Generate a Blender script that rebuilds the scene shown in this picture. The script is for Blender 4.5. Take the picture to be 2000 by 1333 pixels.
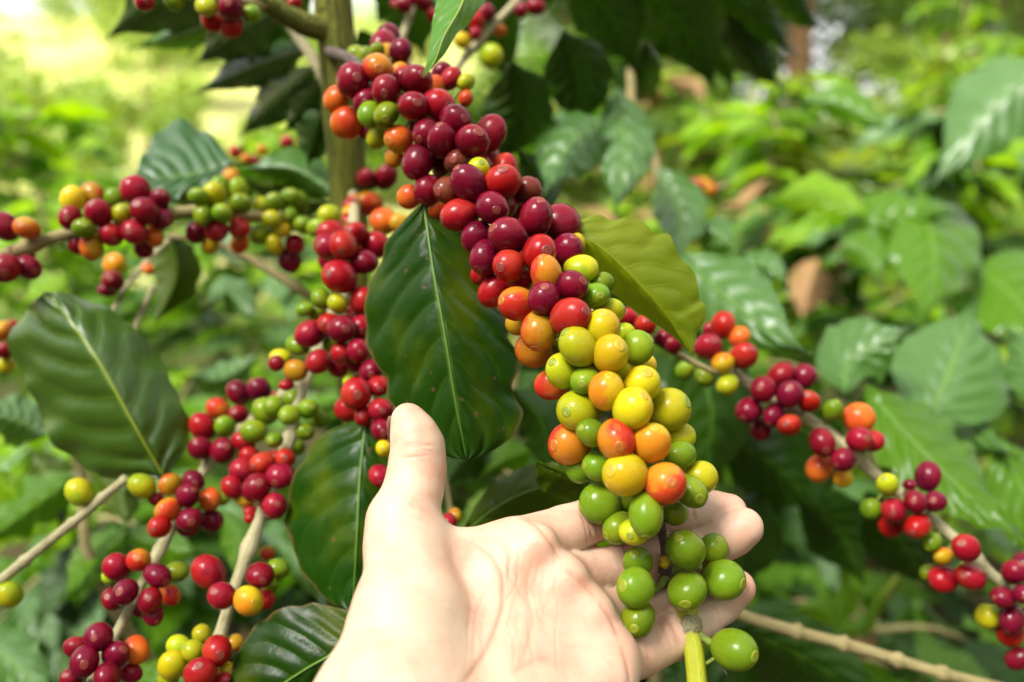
import bpy, bmesh, math, random
import numpy as np
from mathutils import Vector, Matrix, Quaternion

# ------------------------------------------------------------------ camera, light, exposure
for o in list(bpy.data.objects):
    bpy.data.objects.remove(o, do_unlink=True)
SC = bpy.context.scene
COL = SC.collection
CAM_H, PITCH, LENS = 1.30, math.radians(15.0), 28.0
FPX = LENS / 36.0 * 2000.0
C_POS = Vector((0, 0, CAM_H))
FWD = Vector((0, math.cos(PITCH), -math.sin(PITCH)))
UP = Vector((0, math.sin(PITCH), math.cos(PITCH)))
RIGHT = Vector((1, 0, 0))
cam_data = bpy.data.cameras.new('camera')
cam = bpy.data.objects.new('camera', cam_data)
COL.objects.link(cam)
cam.location = C_POS
cam.rotation_euler = (math.pi / 2 - PITCH, 0, 0)
cam_data.sensor_width = 36.0
cam_data.lens = LENS
cam_data.clip_start = 0.01
cam_data.clip_end = 600.0
cam_data.dof.use_dof = True
cam_data.dof.focus_distance = 0.305
cam_data.dof.aperture_fstop = 4.6
SC.camera = cam

SUN_DIR = Vector((-0.42, -0.38, 0.83)).normalized()      # towards the sun
world = bpy.data.worlds.new('World')
SC.world = world
world.use_nodes = True
wn = world.node_tree
for n in list(wn.nodes):
    wn.nodes.remove(n)
w_out = wn.nodes.new('ShaderNodeOutputWorld')
w_bg = wn.nodes.new('ShaderNodeBackground')
w_hsv = wn.nodes.new('ShaderNodeHueSaturation')
w_sky = wn.nodes.new('ShaderNodeTexSky')
w_sky.sky_type = 'NISHITA'
w_sky.sun_disc = False
w_sky.sun_elevation = math.asin(SUN_DIR.z)
w_sky.sun_rotation = math.atan2(SUN_DIR.x, SUN_DIR.y)
w_sky.air_density = 1.0
w_sky.dust_density = 4.0
w_hsv.inputs['Saturation'].default_value = 0.35           # thin bright cloud: the sky is nearly white
w_bg.inputs['Strength'].default_value = 0.068
wn.links.new(w_sky.outputs[0], w_hsv.inputs['Color'])
w_mix = wn.nodes.new('ShaderNodeMix')
w_mix.data_type = 'RGBA'
w_mix.inputs[0].default_value = 0.6
w_mix.inputs[7].default_value = (9.0, 9.0, 8.7, 1)
wn.links.new(w_hsv.outputs[0], w_mix.inputs[6])
wn.links.new(w_mix.outputs[2], w_bg.inputs['Color'])
wn.links.new(w_bg.outputs[0], w_out.inputs['Surface'])

sun_data = bpy.data.lights.new('sun', 'SUN')
sun_data.energy = 3.4
sun_data.angle = math.radians(20)
sun_data.color = (1.0, 0.97, 0.91)
sun = bpy.data.objects.new('sun', sun_data)
COL.objects.link(sun)
sun.rotation_euler = SUN_DIR.to_track_quat('Z', 'Y').to_euler()

SC.render.engine = 'CYCLES'
SC.view_settings.view_transform = 'Standard'
SC.view_settings.look = 'None'
SC.view_settings.gamma = 1.0
SC.view_settings.use_curve_mapping = False
SC.view_settings.exposure = 1.72
SC.cycles.use_denoising = True
SC.cycles.max_bounces = 8
SC.cycles.transparent_max_bounces = 4

# ------------------------------------------------------------------ helpers
RNG = random.Random(7)


def P(x, y, d):
    """A point that shows at photo pixel (x, y), d metres in front of the lens."""
    return C_POS + RIGHT * ((x - 1000.0) / FPX * d) + UP * (-(y - 666.5) / FPX * d) + FWD * d


def link(o, parent=None):
    COL.objects.link(o)
    if parent is not None:
        o.parent = parent
    return o


def tag(o, label, cat, group=None, kind=None):
    o['label'] = label
    o['category'] = cat
    if group:
        o['group'] = group
    if kind:
        o['kind'] = kind
    return o


def thing(name, loc, label, cat, group=None):
    o = bpy.data.objects.new(name, None)
    o.empty_display_size = 0.02
    o.location = loc
    link(o)
    return tag(o, label, cat, group)


def mesh_obj(name, verts, faces, mat, parent=None, uvs=None, smooth=True, mats=None):
    """verts in world space; a parented object is stored relative to its (unrotated) parent."""
    off = parent_world(parent)
    me = bpy.data.meshes.new(name)
    me.from_pydata([tuple(Vector(v) - off) for v in verts], [], faces)
    if uvs is not None:
        uvl = me.uv_layers.new(name='UVMap')
        idx = np.empty(len(me.loops), dtype=np.int32)
        me.loops.foreach_get('vertex_index', idx)
        uvl.data.foreach_set('uv', np.array(uvs, dtype=np.float32)[idx].ravel())
    me.materials.append(mat)
    if smooth:
        me.polygons.foreach_set('use_smooth', np.ones(len(me.polygons), dtype=bool))
    me.update()
    return link(bpy.data.objects.new(name, me), parent)


def parent_world(p):
    off = Vector((0, 0, 0))
    while p is not None:
        off = off + p.location
        p = p.parent
    return off


def curve(pts):
    """Catmull-Rom through the points, parameter 0..1 by chord length."""
    pts = [Vector(p) for p in pts]
    if len(pts) == 2:
        return lambda t: pts[0].lerp(pts[1], t)
    L = [0.0]
    for a, b in zip(pts, pts[1:]):
        L.append(L[-1] + (b - a).length)
    tot = L[-1]
    ext = [pts[0] * 2 - pts[1]] + pts + [pts[-1] * 2 - pts[-2]]

    def f(t):
        s = min(max(t, 0.0), 1.0) * tot
        i = 0
        while i < len(pts) - 2 and s > L[i + 1]:
            i += 1
        u = (s - L[i]) / max(L[i + 1] - L[i], 1e-9)
        p0, p1, p2, p3 = ext[i], ext[i + 1], ext[i + 2], ext[i + 3]
        return 0.5 * ((2 * p1) + (p2 - p0) * u + (2 * p0 - 5 * p1 + 4 * p2 - p3) * u * u + (3 * p1 - p0 - 3 * p2 + p3) * u ** 3)
    return f


def tube_geo(f, rad, n=24, seg=10, squash=None):
    """verts, faces, uvs of a tube round curve f with radius rad(t)."""
    vs, fs, uv = [], [], []
    prev = None
    for i in range(n + 1):
        t = i / n
        p = f(t)
        tg = (f(min(t + 0.01, 1)) - f(max(t - 0.01, 0))).normalized()
        a = (prev - tg * prev.dot(tg)) if prev is not None else tg.orthogonal()
        a.normalize()
        prev = a
        b = tg.cross(a)
        r = rad(t)
        for k in range(seg):
            an = 2 * math.pi * k / seg
            rr = r * (squash(t, an) if squash else 1.0)
            vs.append(p + a * (math.cos(an) * rr) + b * (math.sin(an) * rr))
            uv.append((t, k / seg))
    for i in range(n):
        for k in range(seg):
            k2 = (k + 1) % seg
            fs.append((i * seg + k, i * seg + k2, (i + 1) * seg + k2, (i + 1) * seg + k))
    fs.append(tuple(range(seg))[::-1])
    fs.append(tuple(n * seg + k for k in range(seg)))
    return vs, fs, uv


def tube(name, pts, radii, mat, parent=None, n=24, seg=10, nodes=(), knob=0.35, kw=0.02, rough=0.0, seed=0):
    f = curve(pts)
    rr = random.Random(seed + 11)
    ph = [rr.uniform(0, 6.28) for _ in range(4)]

    def rad(t):
        x = t * (len(radii) - 1)
        i = min(int(x), len(radii) - 2)
        r = radii[i] + (radii[i + 1] - radii[i]) * (x - i)
        for q in nodes:
            r *= 1 + knob * math.exp(-((t - q) / kw) ** 2)
        return r
    sq = (lambda t, an: 1 + rough * (math.sin(3 * an + ph[0] + 5 * t) * 0.6 + math.sin(5 * an + ph[1] + 23 * t) * 0.4 + 0.5 * math.sin(37 * t + ph[2] + an))) if rough else None
    vs, fs, uv = tube_geo(f, rad, n, seg, sq)
    return mesh_obj(name, vs, fs, mat, parent, uv)


# ------------------------------------------------------------------ materials
class NT:
    def __init__(self, name):
        self.m = bpy.data.materials.new(name)
        self.m.use_nodes = True
        self.t = self.m.node_tree
        for n in list(self.t.nodes):
            self.t.nodes.remove(n)
        self.out = self.n('OutputMaterial')

    def n(self, kind, **kw):
        nd = self.t.nodes.new('ShaderNode' + kind)
        for k, v in kw.items():
            setattr(nd, k, v)
        return nd

    def l(self, a, b):
        self.t.links.new(a, b)

    def val(self, sock, v):
        if hasattr(v, 'is_linked') or hasattr(v, 'node'):
            self.l(v, sock)
        else:
            sock.default_value = v

    def math(self, op, a, b=0.0, c=None, clamp=False):
        nd = self.n('Math', operation=op, use_clamp=clamp)
        self.val(nd.inputs[0], a)
        self.val(nd.inputs[1], b)
        if c is not None:
            self.val(nd.inputs[2], c)
        return nd.outputs[0]

    def ss(self, x, lo, hi):
        nd = self.n('MapRange', interpolation_type='SMOOTHSTEP')
        self.val(nd.inputs[0], x)
        nd.inputs[1].default_value = lo
        nd.inputs[2].default_value = hi
        return nd.outputs[0]

    def mix(self, fac, a, b, blend='MIX'):
        nd = self.n('Mix', data_type='RGBA', blend_type=blend)
        self.val(nd.inputs[0], fac)
        self.val(nd.inputs[6], a if not isinstance(a, tuple) else (*a[:3], 1))
        self.val(nd.inputs[7], b if not isinstance(b, tuple) else (*b[:3], 1))
        return nd.outputs[2]

    def noise(self, vec, scale, detail=2.0, rough=0.5, out=0):
        nd = self.n('TexNoise')
        nd.inputs['Scale'].default_value = scale
        nd.inputs['Detail'].default_value = detail
        nd.inputs['Roughness'].default_value = rough
        if vec is not None:
            self.l(vec, nd.inputs['Vector'])
        return nd.outputs[out]


def leaf_mat(name, base, back, vein, mottle, mottle_amt=0.35, rough=0.34, trans=0.22, tcol=None, nv=7.0, spec=0.32, vein_amt=0.6, brown=0.0, sec=0.4):
    k = NT(name)
    uv = k.n('UVMap')
    sep = k.n('SeparateXYZ')
    k.l(uv.outputs[0], sep.inputs[0])
    oi = k.n('ObjectInfo')
    tc = k.n('TexCoord')
    t, v = sep.outputs[0], sep.outputs[1]
    sv = k.math('SUBTRACT', v, 0.5)
    av = k.math('MULTIPLY', k.math('ABSOLUTE', sv), 2.0)
    side = k.math('MULTIPLY', k.math('SIGN', sv), 0.22)
    wob = k.math('MULTIPLY', k.math('SUBTRACT', k.noise(tc.outputs['Object'], 22.0, 1.0), 0.5), 0.45)
    side = k.math('ADD', side, wob)
    s = k.math('ADD', k.math('SUBTRACT', k.math('MULTIPLY', t, nv), k.math('MULTIPLY', k.math('POWER', av, 1.35), 1.9)), side)
    dist = k.math('ABSOLUTE', k.math('SUBTRACT', k.math('FRACT', s), 0.5))
    secv = k.math('SUBTRACT', 1.0, k.ss(dist, 0.015, 0.075))
    secv = k.math('MULTIPLY', secv, k.math('SUBTRACT', 1.0, k.math('POWER', av, 3.0)))
    mid = k.math('SUBTRACT', 1.0, k.ss(av, 0.02, 0.055))
    veins = k.math('MAXIMUM', mid, k.math('MULTIPLY', secv, sec))
    obj = tc.outputs['Object']
    rnd3 = k.n('VectorMath', operation='ADD')
    k.l(obj, rnd3.inputs[0])
    comb = k.n('CombineXYZ')
    k.l(k.math('MULTIPLY', oi.outputs['Random'], 3.0), comb.inputs[0])
    k.l(comb.outputs[0], rnd3.inputs[1])
    vec = rnd3.outputs[0]
    n1 = k.noise(vec, 27.0, 3.0)
    n2 = k.noise(vec, 160.0, 3.0)
    n3 = k.noise(vec, 520.0, 2.0, 0.6)
    col = k.mix(k.math('MULTIPLY', k.ss(n1, 0.45, 0.72), mottle_amt), base, mottle)
    col = k.mix(k.math('MULTIPLY', k.ss(n2, 0.5, 0.8), 0.25), col, tuple(c * 0.55 for c in base))
    hs = k.n('HueSaturation')
    k.l(col, hs.inputs['Color'])
    k.l(k.math('ADD', k.math('MULTIPLY', oi.outputs['Random'], 0.5), 0.75), hs.inputs['Value'])
    k.l(k.math('ADD', k.math('MULTIPLY', oi.outputs['Random'], 0.03), 0.487), hs.inputs['Hue'])
    col = k.mix(k.math('MULTIPLY', veins, vein_amt), hs.outputs[0], vein)
    if brown:
        spots = k.math('MULTIPLY', k.ss(k.noise(vec, 210.0, 2.0), 0.68, 0.74), brown)
        col = k.mix(spots, col, (0.10, 0.055, 0.02))
        edge = k.math('MULTIPLY', k.ss(k.math('ADD', av, k.math('MULTIPLY', n2, 0.12)), 1.0, 1.08), brown)
        col = k.mix(edge, col, (0.13, 0.08, 0.025))
    geo = k.n('NewGeometry')
    bcol = k.mix(k.math('MULTIPLY', veins, vein_amt), k.mix(k.math('MULTIPLY', n1, 0.5), back, mottle), vein)
    col = k.mix(geo.outputs['Backfacing'], col, bcol)
    b = k.n('BsdfPrincipled')
    k.l(col, b.inputs['Base Color'])
    k.l(k.math('ADD', k.math('MULTIPLY', n2, 0.22), rough - 0.10), b.inputs['Roughness'])
    b.inputs['Specular IOR Level'].default_value = spec
    # relief: veins sunk, blade pillowed between them, fine cell grain
    pil = k.math('MULTIPLY', k.math('SMOOTH_MIN', dist, 0.30, 0.2), 0.9)
    h = k.math('ADD', k.math('SUBTRACT', pil, k.math('MULTIPLY', veins, 0.35)), k.math('ADD', k.math('MULTIPLY', n2, 0.5), k.math('MULTIPLY', n3, 0.14)))
    bump = k.n('Bump')
    bump.inputs['Strength'].default_value = 0.55
    bump.inputs['Distance'].default_value = 0.0012
    k.l(h, bump.inputs['Height'])
    k.l(bump.outputs[0], b.inputs['Normal'])
    tr = k.n('BsdfTranslucent')
    k.l(k.mix(0.75, col, tcol or tuple(min(1, c * 3.2) for c in mottle)), tr.inputs['Color'])
    mx = k.n('MixShader')
    mx.inputs[0].default_value = trans
    k.l(b.outputs[0], mx.inputs[1])
    k.l(tr.outputs[0], mx.inputs[2])
    k.l(mx.outputs[0], k.out.inputs['Surface'])
    return k.m


M = {}
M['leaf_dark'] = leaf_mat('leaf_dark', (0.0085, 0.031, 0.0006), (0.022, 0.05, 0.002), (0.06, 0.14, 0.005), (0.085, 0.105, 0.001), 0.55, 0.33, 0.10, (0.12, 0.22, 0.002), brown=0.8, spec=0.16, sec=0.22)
M['leaf_shade'] = leaf_mat('leaf_shade', (0.0075, 0.030, 0.0012), (0.014, 0.040, 0.002), (0.05, 0.12, 0.006), (0.014, 0.045, 0.002), 0.5, 0.28, 0.07, (0.07, 0.20, 0.003), spec=0.22, sec=0.25)  # darker leaf copy for the dim gaps: deep shade put into the colour
M['leaf_veined'] = leaf_mat('leaf_veined', (0.0105, 0.046, 0.0025), (0.03, 0.07, 0.003), (0.13, 0.22, 0.010), (0.03, 0.075, 0.002), 0.45, 0.36, 0.12, (0.12, 0.28, 0.003), brown=0.5, spec=0.6, sec=0.28)
M['leaf_mid'] = leaf_mat('leaf_mid', (0.018, 0.084, 0.0020), (0.05, 0.13, 0.003), (0.12, 0.24, 0.008), (0.085, 0.175, 0.002), 0.45, 0.27, 0.28, (0.20, 0.50, 0.004), spec=0.30)
M['leaf_soft'] = leaf_mat('leaf_soft', (0.014, 0.066, 0.004), (0.04, 0.12, 0.006), (0.13, 0.24, 0.02), (0.035, 0.11, 0.004), 0.35, 0.45, 0.20, (0.18, 0.42, 0.005), spec=1.0)
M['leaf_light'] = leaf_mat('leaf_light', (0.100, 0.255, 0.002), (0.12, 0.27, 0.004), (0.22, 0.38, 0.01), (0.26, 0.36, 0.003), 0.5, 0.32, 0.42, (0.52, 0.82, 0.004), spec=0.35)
M['leaf_yellow'] = leaf_mat('leaf_yellow', (0.070, 0.130, 0.001), (0.070, 0.130, 0.001), (0.24, 0.28, 0.006), (0.32, 0.315, 0.002), 0.85, 0.36, 0.25, (0.36, 0.44, 0.003), vein_amt=0.3, sec=0.25)
M['leaf_fresh'] = leaf_mat('leaf_fresh', (0.060, 0.15, 0.003), (0.060, 0.15, 0.003), (0.20, 0.32, 0.015), (0.12, 0.22, 0.004), 0.5, 0.34, 0.28, (0.30, 0.52, 0.005), vein_amt=0.4)
M['leaf_dead'] = leaf_mat('leaf_dead', (0.22, 0.115, 0.04), (0.26, 0.15, 0.06), (0.30, 0.19, 0.09), (0.13, 0.06, 0.02), 0.6, 0.6, 0.15, (0.5, 0.28, 0.08), spec=0.3)


def bark_mat(name, a, b, c, scale=90.0, streak=6.0, bump_d=0.0015, rough=0.75):
    k = NT(name)
    uv = k.n('UVMap')
    mp = k.n('Mapping')
    k.l(uv.outputs[0], mp.inputs[0])
    mp.inputs['Scale'].default_value = (streak, 9, 1)
    tc = k.n('TexCoord')
    n1 = k.noise(mp.outputs[0], 2.2, 5.0, 0.65)
    n2 = k.noise(tc.outputs['Object'], scale, 4.0, 0.6)
    n3 = k.noise(tc.outputs['Object'], scale * 5, 2.0)
    col = k.mix(k.ss(n1, 0.34, 0.66), a, b)
    col = k.mix(k.math('MULTIPLY', k.ss(n2, 0.5, 0.72), 0.75), col, c)
    bs = k.n('BsdfPrincipled')
    k.l(col, bs.inputs['Base Color'])
    bs.inputs['Roughness'].default_value = rough
    bs.inputs['Specular IOR Level'].default_value = 0.3
    bump = k.n('Bump')
    bump.inputs['Strength'].default_value = 0.8
    bump.inputs['Distance'].default_value = bump_d
    k.l(k.math('ADD', k.math('ADD', n1, k.math('MULTIPLY', n2, 0.6)), k.math('MULTIPLY', n3, 0.25)), bump.inputs['Height'])
    k.l(bump.outputs[0], bs.inputs['Normal'])
    k.l(bs.outputs[0], k.out.inputs['Surface'])
    return k.m


M['trunk'] = bark_mat('trunk_bark', (0.040, 0.043, 0.005), (0.19, 0.195, 0.018), (0.085, 0.12, 0.010), 45, 14.0, 0.003)
M['twig'] = bark_mat('twig_bark', (0.29, 0.255, 0.125), (0.43, 0.39, 0.23), (0.20, 0.17, 0.075), 150)
M['twig_dull'] = bark_mat('twig_dull', (0.22, 0.17, 0.07), (0.33, 0.28, 0.12), (0.15, 0.14, 0.05), 150)
M['twig_green'] = bark_mat('twig_green', (0.27, 0.31, 0.012), (0.34, 0.34, 0.018), (0.30, 0.22, 0.025), 120, rough=0.45, bump_d=0.0004)
M['twig_dark'] = bark_mat('twig_dark', (0.055, 0.035, 0.03), (0.11, 0.08, 0.07), (0.16, 0.13, 0.08), 300, bump_d=0.0006)
M['stalk'] = bark_mat('stalk_green', (0.12, 0.18, 0.02), (0.20, 0.25, 0.03), (0.13, 0.09, 0.04), 300, bump_d=0.0004, rough=0.5)
M['farbark'] = bark_mat('far_bark', (0.22, 0.11, 0.05), (0.33, 0.19, 0.09), (0.12, 0.07, 0.04), 6, 8.0, 0.02)


def cherry_mat(name, a, b, blush=None, blush_amt=0.0, streak=0.3, rough=0.14, sss=0.0, speck=(0.35, 0.25, 0.08)):
    """a: colour at the navel end, b: at the stalk end, blush: patches of the next ripeness."""
    k = NT(name)
    tc = k.n('TexCoord')
    oi = k.n('ObjectInfo')
    sep = k.n('SeparateXYZ')
    k.l(tc.outputs['Object'], sep.inputs[0])
    off = k.n('CombineXYZ')
    k.l(k.math('MULTIPLY', oi.outputs['Random'], 37.0), off.inputs[0])
    k.l(k.math('MULTIPLY', oi.outputs['Random'], 11.0), off.inputs[1])
    add = k.n('VectorMath', operation='ADD')
    k.l(tc.outputs['Object'], add.inputs[0])
    k.l(off.outputs[0], add.inputs[1])
    n1 = k.noise(add.outputs[0], 0.9, 2.0)
    n2 = k.noise(add.outputs[0], 7.0, 3.0, 0.6)
    n3 = k.noise(add.outputs[0], 26.0, 2.0, 0.6)
    # streaks run from pole to pole
    ang = k.math('ARCTAN2', sep.outputs[1], sep.outputs[0])
    cst = k.n('CombineXYZ')
    k.l(k.math('MULTIPLY', ang, 4.0), cst.inputs[0])
    k.l(k.math('MULTIPLY', sep.outputs[2], 0.5), cst.inputs[1])
    k.l(k.math('MULTIPLY', oi.outputs['Random'], 50.0), cst.inputs[2])
    st = k.noise(cst.outputs[0], 2.5, 3.0, 0.6)
    g = k.math('ADD', k.math('MULTIPLY', sep.outputs[2], 0.42), k.math('ADD', 0.5, k.math('MULTIPLY', k.math('SUBTRACT', n1, 0.5), 0.9)))
    col = k.mix(k.ss(g, 0.33, 0.67), b, a)
    if blush:
        side = k.math('ADD', k.math('MULTIPLY', sep.outputs[0], 0.42), k.math('ADD', n1, k.math('MULTIPLY', k.math('SUBTRACT', st, 0.5), 0.5)))
        col = k.mix(k.math('MULTIPLY', k.ss(side, 0.42, 0.72), blush_amt), col, blush)
    col = k.mix(k.math('MULTIPLY', k.ss(st, 0.45, 0.75), streak), col, tuple(c * 0.6 for c in a))
    hs = k.n('HueSaturation')
    k.l(col, hs.inputs['Color'])
    k.l(k.math('ADD', k.math('MULTIPLY', oi.outputs['Random'], 0.4), 0.8), hs.inputs['Value'])
    k.l(k.math('ADD', k.math('MULTIPLY', oi.outputs['Random'], 0.016), 0.492), hs.inputs['Hue'])
    col = hs.outputs[0]
    col = k.mix(k.math('MULTIPLY', k.ss(n3, 0.66, 0.72), 0.30), col, speck)
    b_ = k.n('BsdfPrincipled')
    k.l(col, b_.inputs['Base Color'])
    k.l(k.math('ADD', k.math('ADD', rough - 0.06, k.math('MULTIPLY', n2, 0.08)), k.math('MULTIPLY', oi.outputs['Random'], 0.12)), b_.inputs['Roughness'])
    b_.inputs['Specular IOR Level'].default_value = 0.20
    if sss:
        b_.inputs['Subsurface Weight'].default_value = sss
        b_.inputs['Subsurface Radius'].default_value = (1.0, 0.6, 0.2)
        b_.inputs['Subsurface Scale'].default_value = 0.002
    bump = k.n('Bump')
    bump.inputs['Strength'].default_value = 0.12
    bump.inputs['Distance'].default_value = 0.0006
    k.l(k.math('ADD', n2, k.math('MULTIPLY', n3, 0.2)), bump.inputs['Height'])
    k.l(bump.outputs[0], b_.inputs['Normal'])
    k.l(b_.outputs[0], k.out.inputs['Surface'])
    return k.m


CH = {
    'D': cherry_mat('cherry_dark', (0.135, 0.0025, 0.014), (0.080, 0.002, 0.010), (0.20, 0.004, 0.014), 0.5),
    'R': cherry_mat('cherry_red', (0.25, 0.004, 0.012), (0.17, 0.003, 0.011), (0.35, 0.020, 0.009), 0.55),
    'T': cherry_mat('cherry_turning', (0.43, 0.030, 0.012), (0.44, 0.10, 0.012), (0.46, 0.22, 0.010), 0.7, streak=0.15, sss=0.1),
    'O': cherry_mat('cherry_orange', (0.46, 0.085, 0.010), (0.44, 0.045, 0.012), (0.36, 0.24, 0.010), 0.8, streak=0.15, sss=0.1),
    'A': cherry_mat('cherry_apricot', (0.48, 0.31, 0.008), (0.44, 0.35, 0.008), (0.54, 0.12, 0.010), 0.7, streak=0.12, sss=0.1),
    'Y': cherry_mat('cherry_yellow', (0.45, 0.36, 0.006), (0.36, 0.34, 0.006), (0.50, 0.25, 0.008), 0.45, 0.12, sss=0.1),
    'L': cherry_mat('cherry_lime', (0.31, 0.33, 0.007), (0.22, 0.29, 0.008), (0.42, 0.33, 0.008), 0.5, 0.18, sss=0.1),
    'G': cherry_mat('cherry_green', (0.105, 0.185, 0.006), (0.14, 0.21, 0.008), (0.20, 0.24, 0.008), 0.6, 0.22, sss=0.1),
    'W': cherry_mat('cherry_brown', (0.12, 0.018, 0.012), (0.08, 0.010, 0.008), (0.18, 0.05, 0.02), 0.6),
}


def flat_mat(name, a, b, scale, rough=0.6):
    k = NT(name)
    tc = k.n('TexCoord')
    col = k.mix(k.noise(tc.outputs['Object'], scale, 3.0), a, b)
    bs = k.n('BsdfPrincipled')
    k.l(col, bs.inputs['Base Color'])
    bs.inputs['Roughness'].default_value = rough
    k.l(bs.outputs[0], k.out.inputs['Surface'])
    return k.m


def navel_mat(name, base, line):
    """The flower scar: a pale disc with fine dark rings and a dark centre."""
    k = NT(name)
    tc = k.n('TexCoord')
    ln = k.n('VectorMath', operation='MULTIPLY')
    k.l(tc.outputs['Object'], ln.inputs[0])
    ln.inputs[1].default_value = (1, 1, 0)
    le = k.n('VectorMath', operation='LENGTH')
    k.l(ln.outputs[0], le.inputs[0])
    r = k.math('ADD', le.outputs['Value'], k.math('MULTIPLY', k.math('SUBTRACT', k.noise(tc.outputs['Object'], 9.0, 2.0), 0.5), 0.03))
    ring = None
    for (c, w) in ((0.0, 0.030), (0.105, 0.013), (0.225, 0.013)):
        m_ = k.math('SUBTRACT', 1.0, k.ss(k.math('ABSOLUTE', k.math('SUBTRACT', r, c)), w * 0.5, w * 1.3))
        ring = m_ if ring is None else k.math('MAXIMUM', ring, m_)
    col = k.mix(k.math('MULTIPLY', ring, 0.8), base, line)
    bs = k.n('BsdfPrincipled')
    k.l(col, bs.inputs['Base Color'])
    bs.inputs['Roughness'].default_value = 0.4
    k.l(bs.outputs[0], k.out.inputs['Surface'])
    return k.m


M['navel_red'] = navel_mat('navel_red', (0.17, 0.008, 0.012), (0.33, 0.13, 0.04))
M['navel_orange'] = navel_mat('navel_orange', (0.42, 0.12, 0.012), (0.20, 0.06, 0.01))
M['navel_green'] = navel_mat('navel_green', (0.21, 0.25, 0.010), (0.08, 0.11, 0.008))
M['navel_yellow'] = navel_mat('navel_yellow', (0.46, 0.31, 0.010), (0.22, 0.15, 0.01))
M['midrib'] = flat_mat('midrib', (0.11, 0.22, 0.03), (0.08, 0.17, 0.02), 60, 0.45)
M['midrib_y'] = flat_mat('midrib_y', (0.28, 0.33, 0.03), (0.22, 0.28, 0.03), 60, 0.45)

# ------------------------------------------------------------------ leaves
def leaf_geo(fm, fl, fr, nu=34, nv=8, ripple=0.0012, freq=7.0, pillow=0.0006, nveins=7.0, seed=0, toward=None):
    rr = random.Random(seed)
    p1, p2, p3, p4 = (rr.uniform(0, 6.28) for _ in range(4))
    vs, fs, uv = [], [], []
    for i in range(nu + 1):
        t = i / nu
        m, l, r = fm(t), fl(t), fr(t)
        tg = (fm(min(1, t + 0.02)) - fm(max(0, t - 0.02)))
        n = tg.cross(r - l)
        if n.length < 1e-12:
            n = Vector((0, 0, 1))
        n.normalize()
        if toward is not None and n.dot(toward - m) < 0:
            n = -n
        env = math.sin(math.pi * min(1, max(0, t))) ** 0.5 if 0 < t < 1 else 0.0
        for j in range(-nv, nv + 1):
            v = j / nv
            a = abs(v)
            e = l if v < 0 else r
            p = m.lerp(e, a)
            s = t * nveins - 1.9 * a ** 1.35 + (0.22 if v > 0 else -0.22)
            dist = abs((s % 1.0) - 0.5)
            pil = min(dist, 0.3) / 0.3
            dz = pillow * pil * (1 - a ** 4) * min(1, a * 5)
            ph, ph2 = (p1, p3) if v < 0 else (p2, p4)
            w = math.sin(6.283 * freq * t + ph) * 0.65 + math.sin(6.283 * freq * 0.53 * t + ph2) * 0.6
            dz += ripple * (a ** 3) * w * env
            dz -= 0.0006 * (1 - a) ** 8
            vs.append(p + n * dz)
            uv.append((t, (v + 1) / 2))
    W = 2 * nv + 1
    for i in range(nu):
        for j in range(W - 1):
            fs.append((i * W + j, (i + 1) * W + j, (i + 1) * W + j + 1, i * W + j + 1))
    return vs, fs, uv


LEAF_W = [0.05, 0.28, 0.56, 0.78, 0.92, 0.99, 1.0, 0.95, 0.86, 0.72, 0.54, 0.33, 0.15, 0.05, 0.0]


def leaf_w(t):
    x = min(max(t, 0), 1) * (len(LEAF_W) - 1)
    i = min(int(x), len(LEAF_W) - 2)
    return LEAF_W[i] + (LEAF_W[i + 1] - LEAF_W[i]) * (x - i)


_seed = [100]


def leaf_out(parent, mid, left, right, mat, midrib='midrib', name='leaf', rib=0.0006, jag=0.015, **kw):
    """A leaf whose midrib and two edges run through given points (x, y, depth)."""
    fm, fl, fr = (curve([P(*q) for q in s]) for s in (mid, left, right))
    _seed[0] += 1
    e1, e2, ph = fl, fr, _seed[0] * 1.7
    wav = lambda t, s: 1 + jag * (math.sin(37 * t + ph + s) + 0.7 * math.sin(61 * t + 2 * ph + s)) * min(1, 6 * t, 6 * (1 - t))
    fl = lambda t: fm(t) + (e1(t) - fm(t)) * wav(t, 0)
    fr = lambda t: fm(t) + (e2(t) - fm(t)) * wav(t, 2)
    kw.setdefault('nu', 56)
    kw.setdefault('nv', 12)
    vs, fs, uv = leaf_geo(fm, fl, fr, seed=_seed[0], toward=C_POS, **kw)
    o = mesh_obj(name, vs, fs, M[mat], parent, uv)
    if midrib:
        tc = lambda t: fm(t) + (C_POS - fm(t)).normalized() * 0.0001
        v2, f2, u2 = tube_geo(tc, lambda t: rib * (1 - 0.78 * t), 40, 6)
        mesh_obj('midrib', v2, f2, M[midrib], o, u2)
    return o


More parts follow.
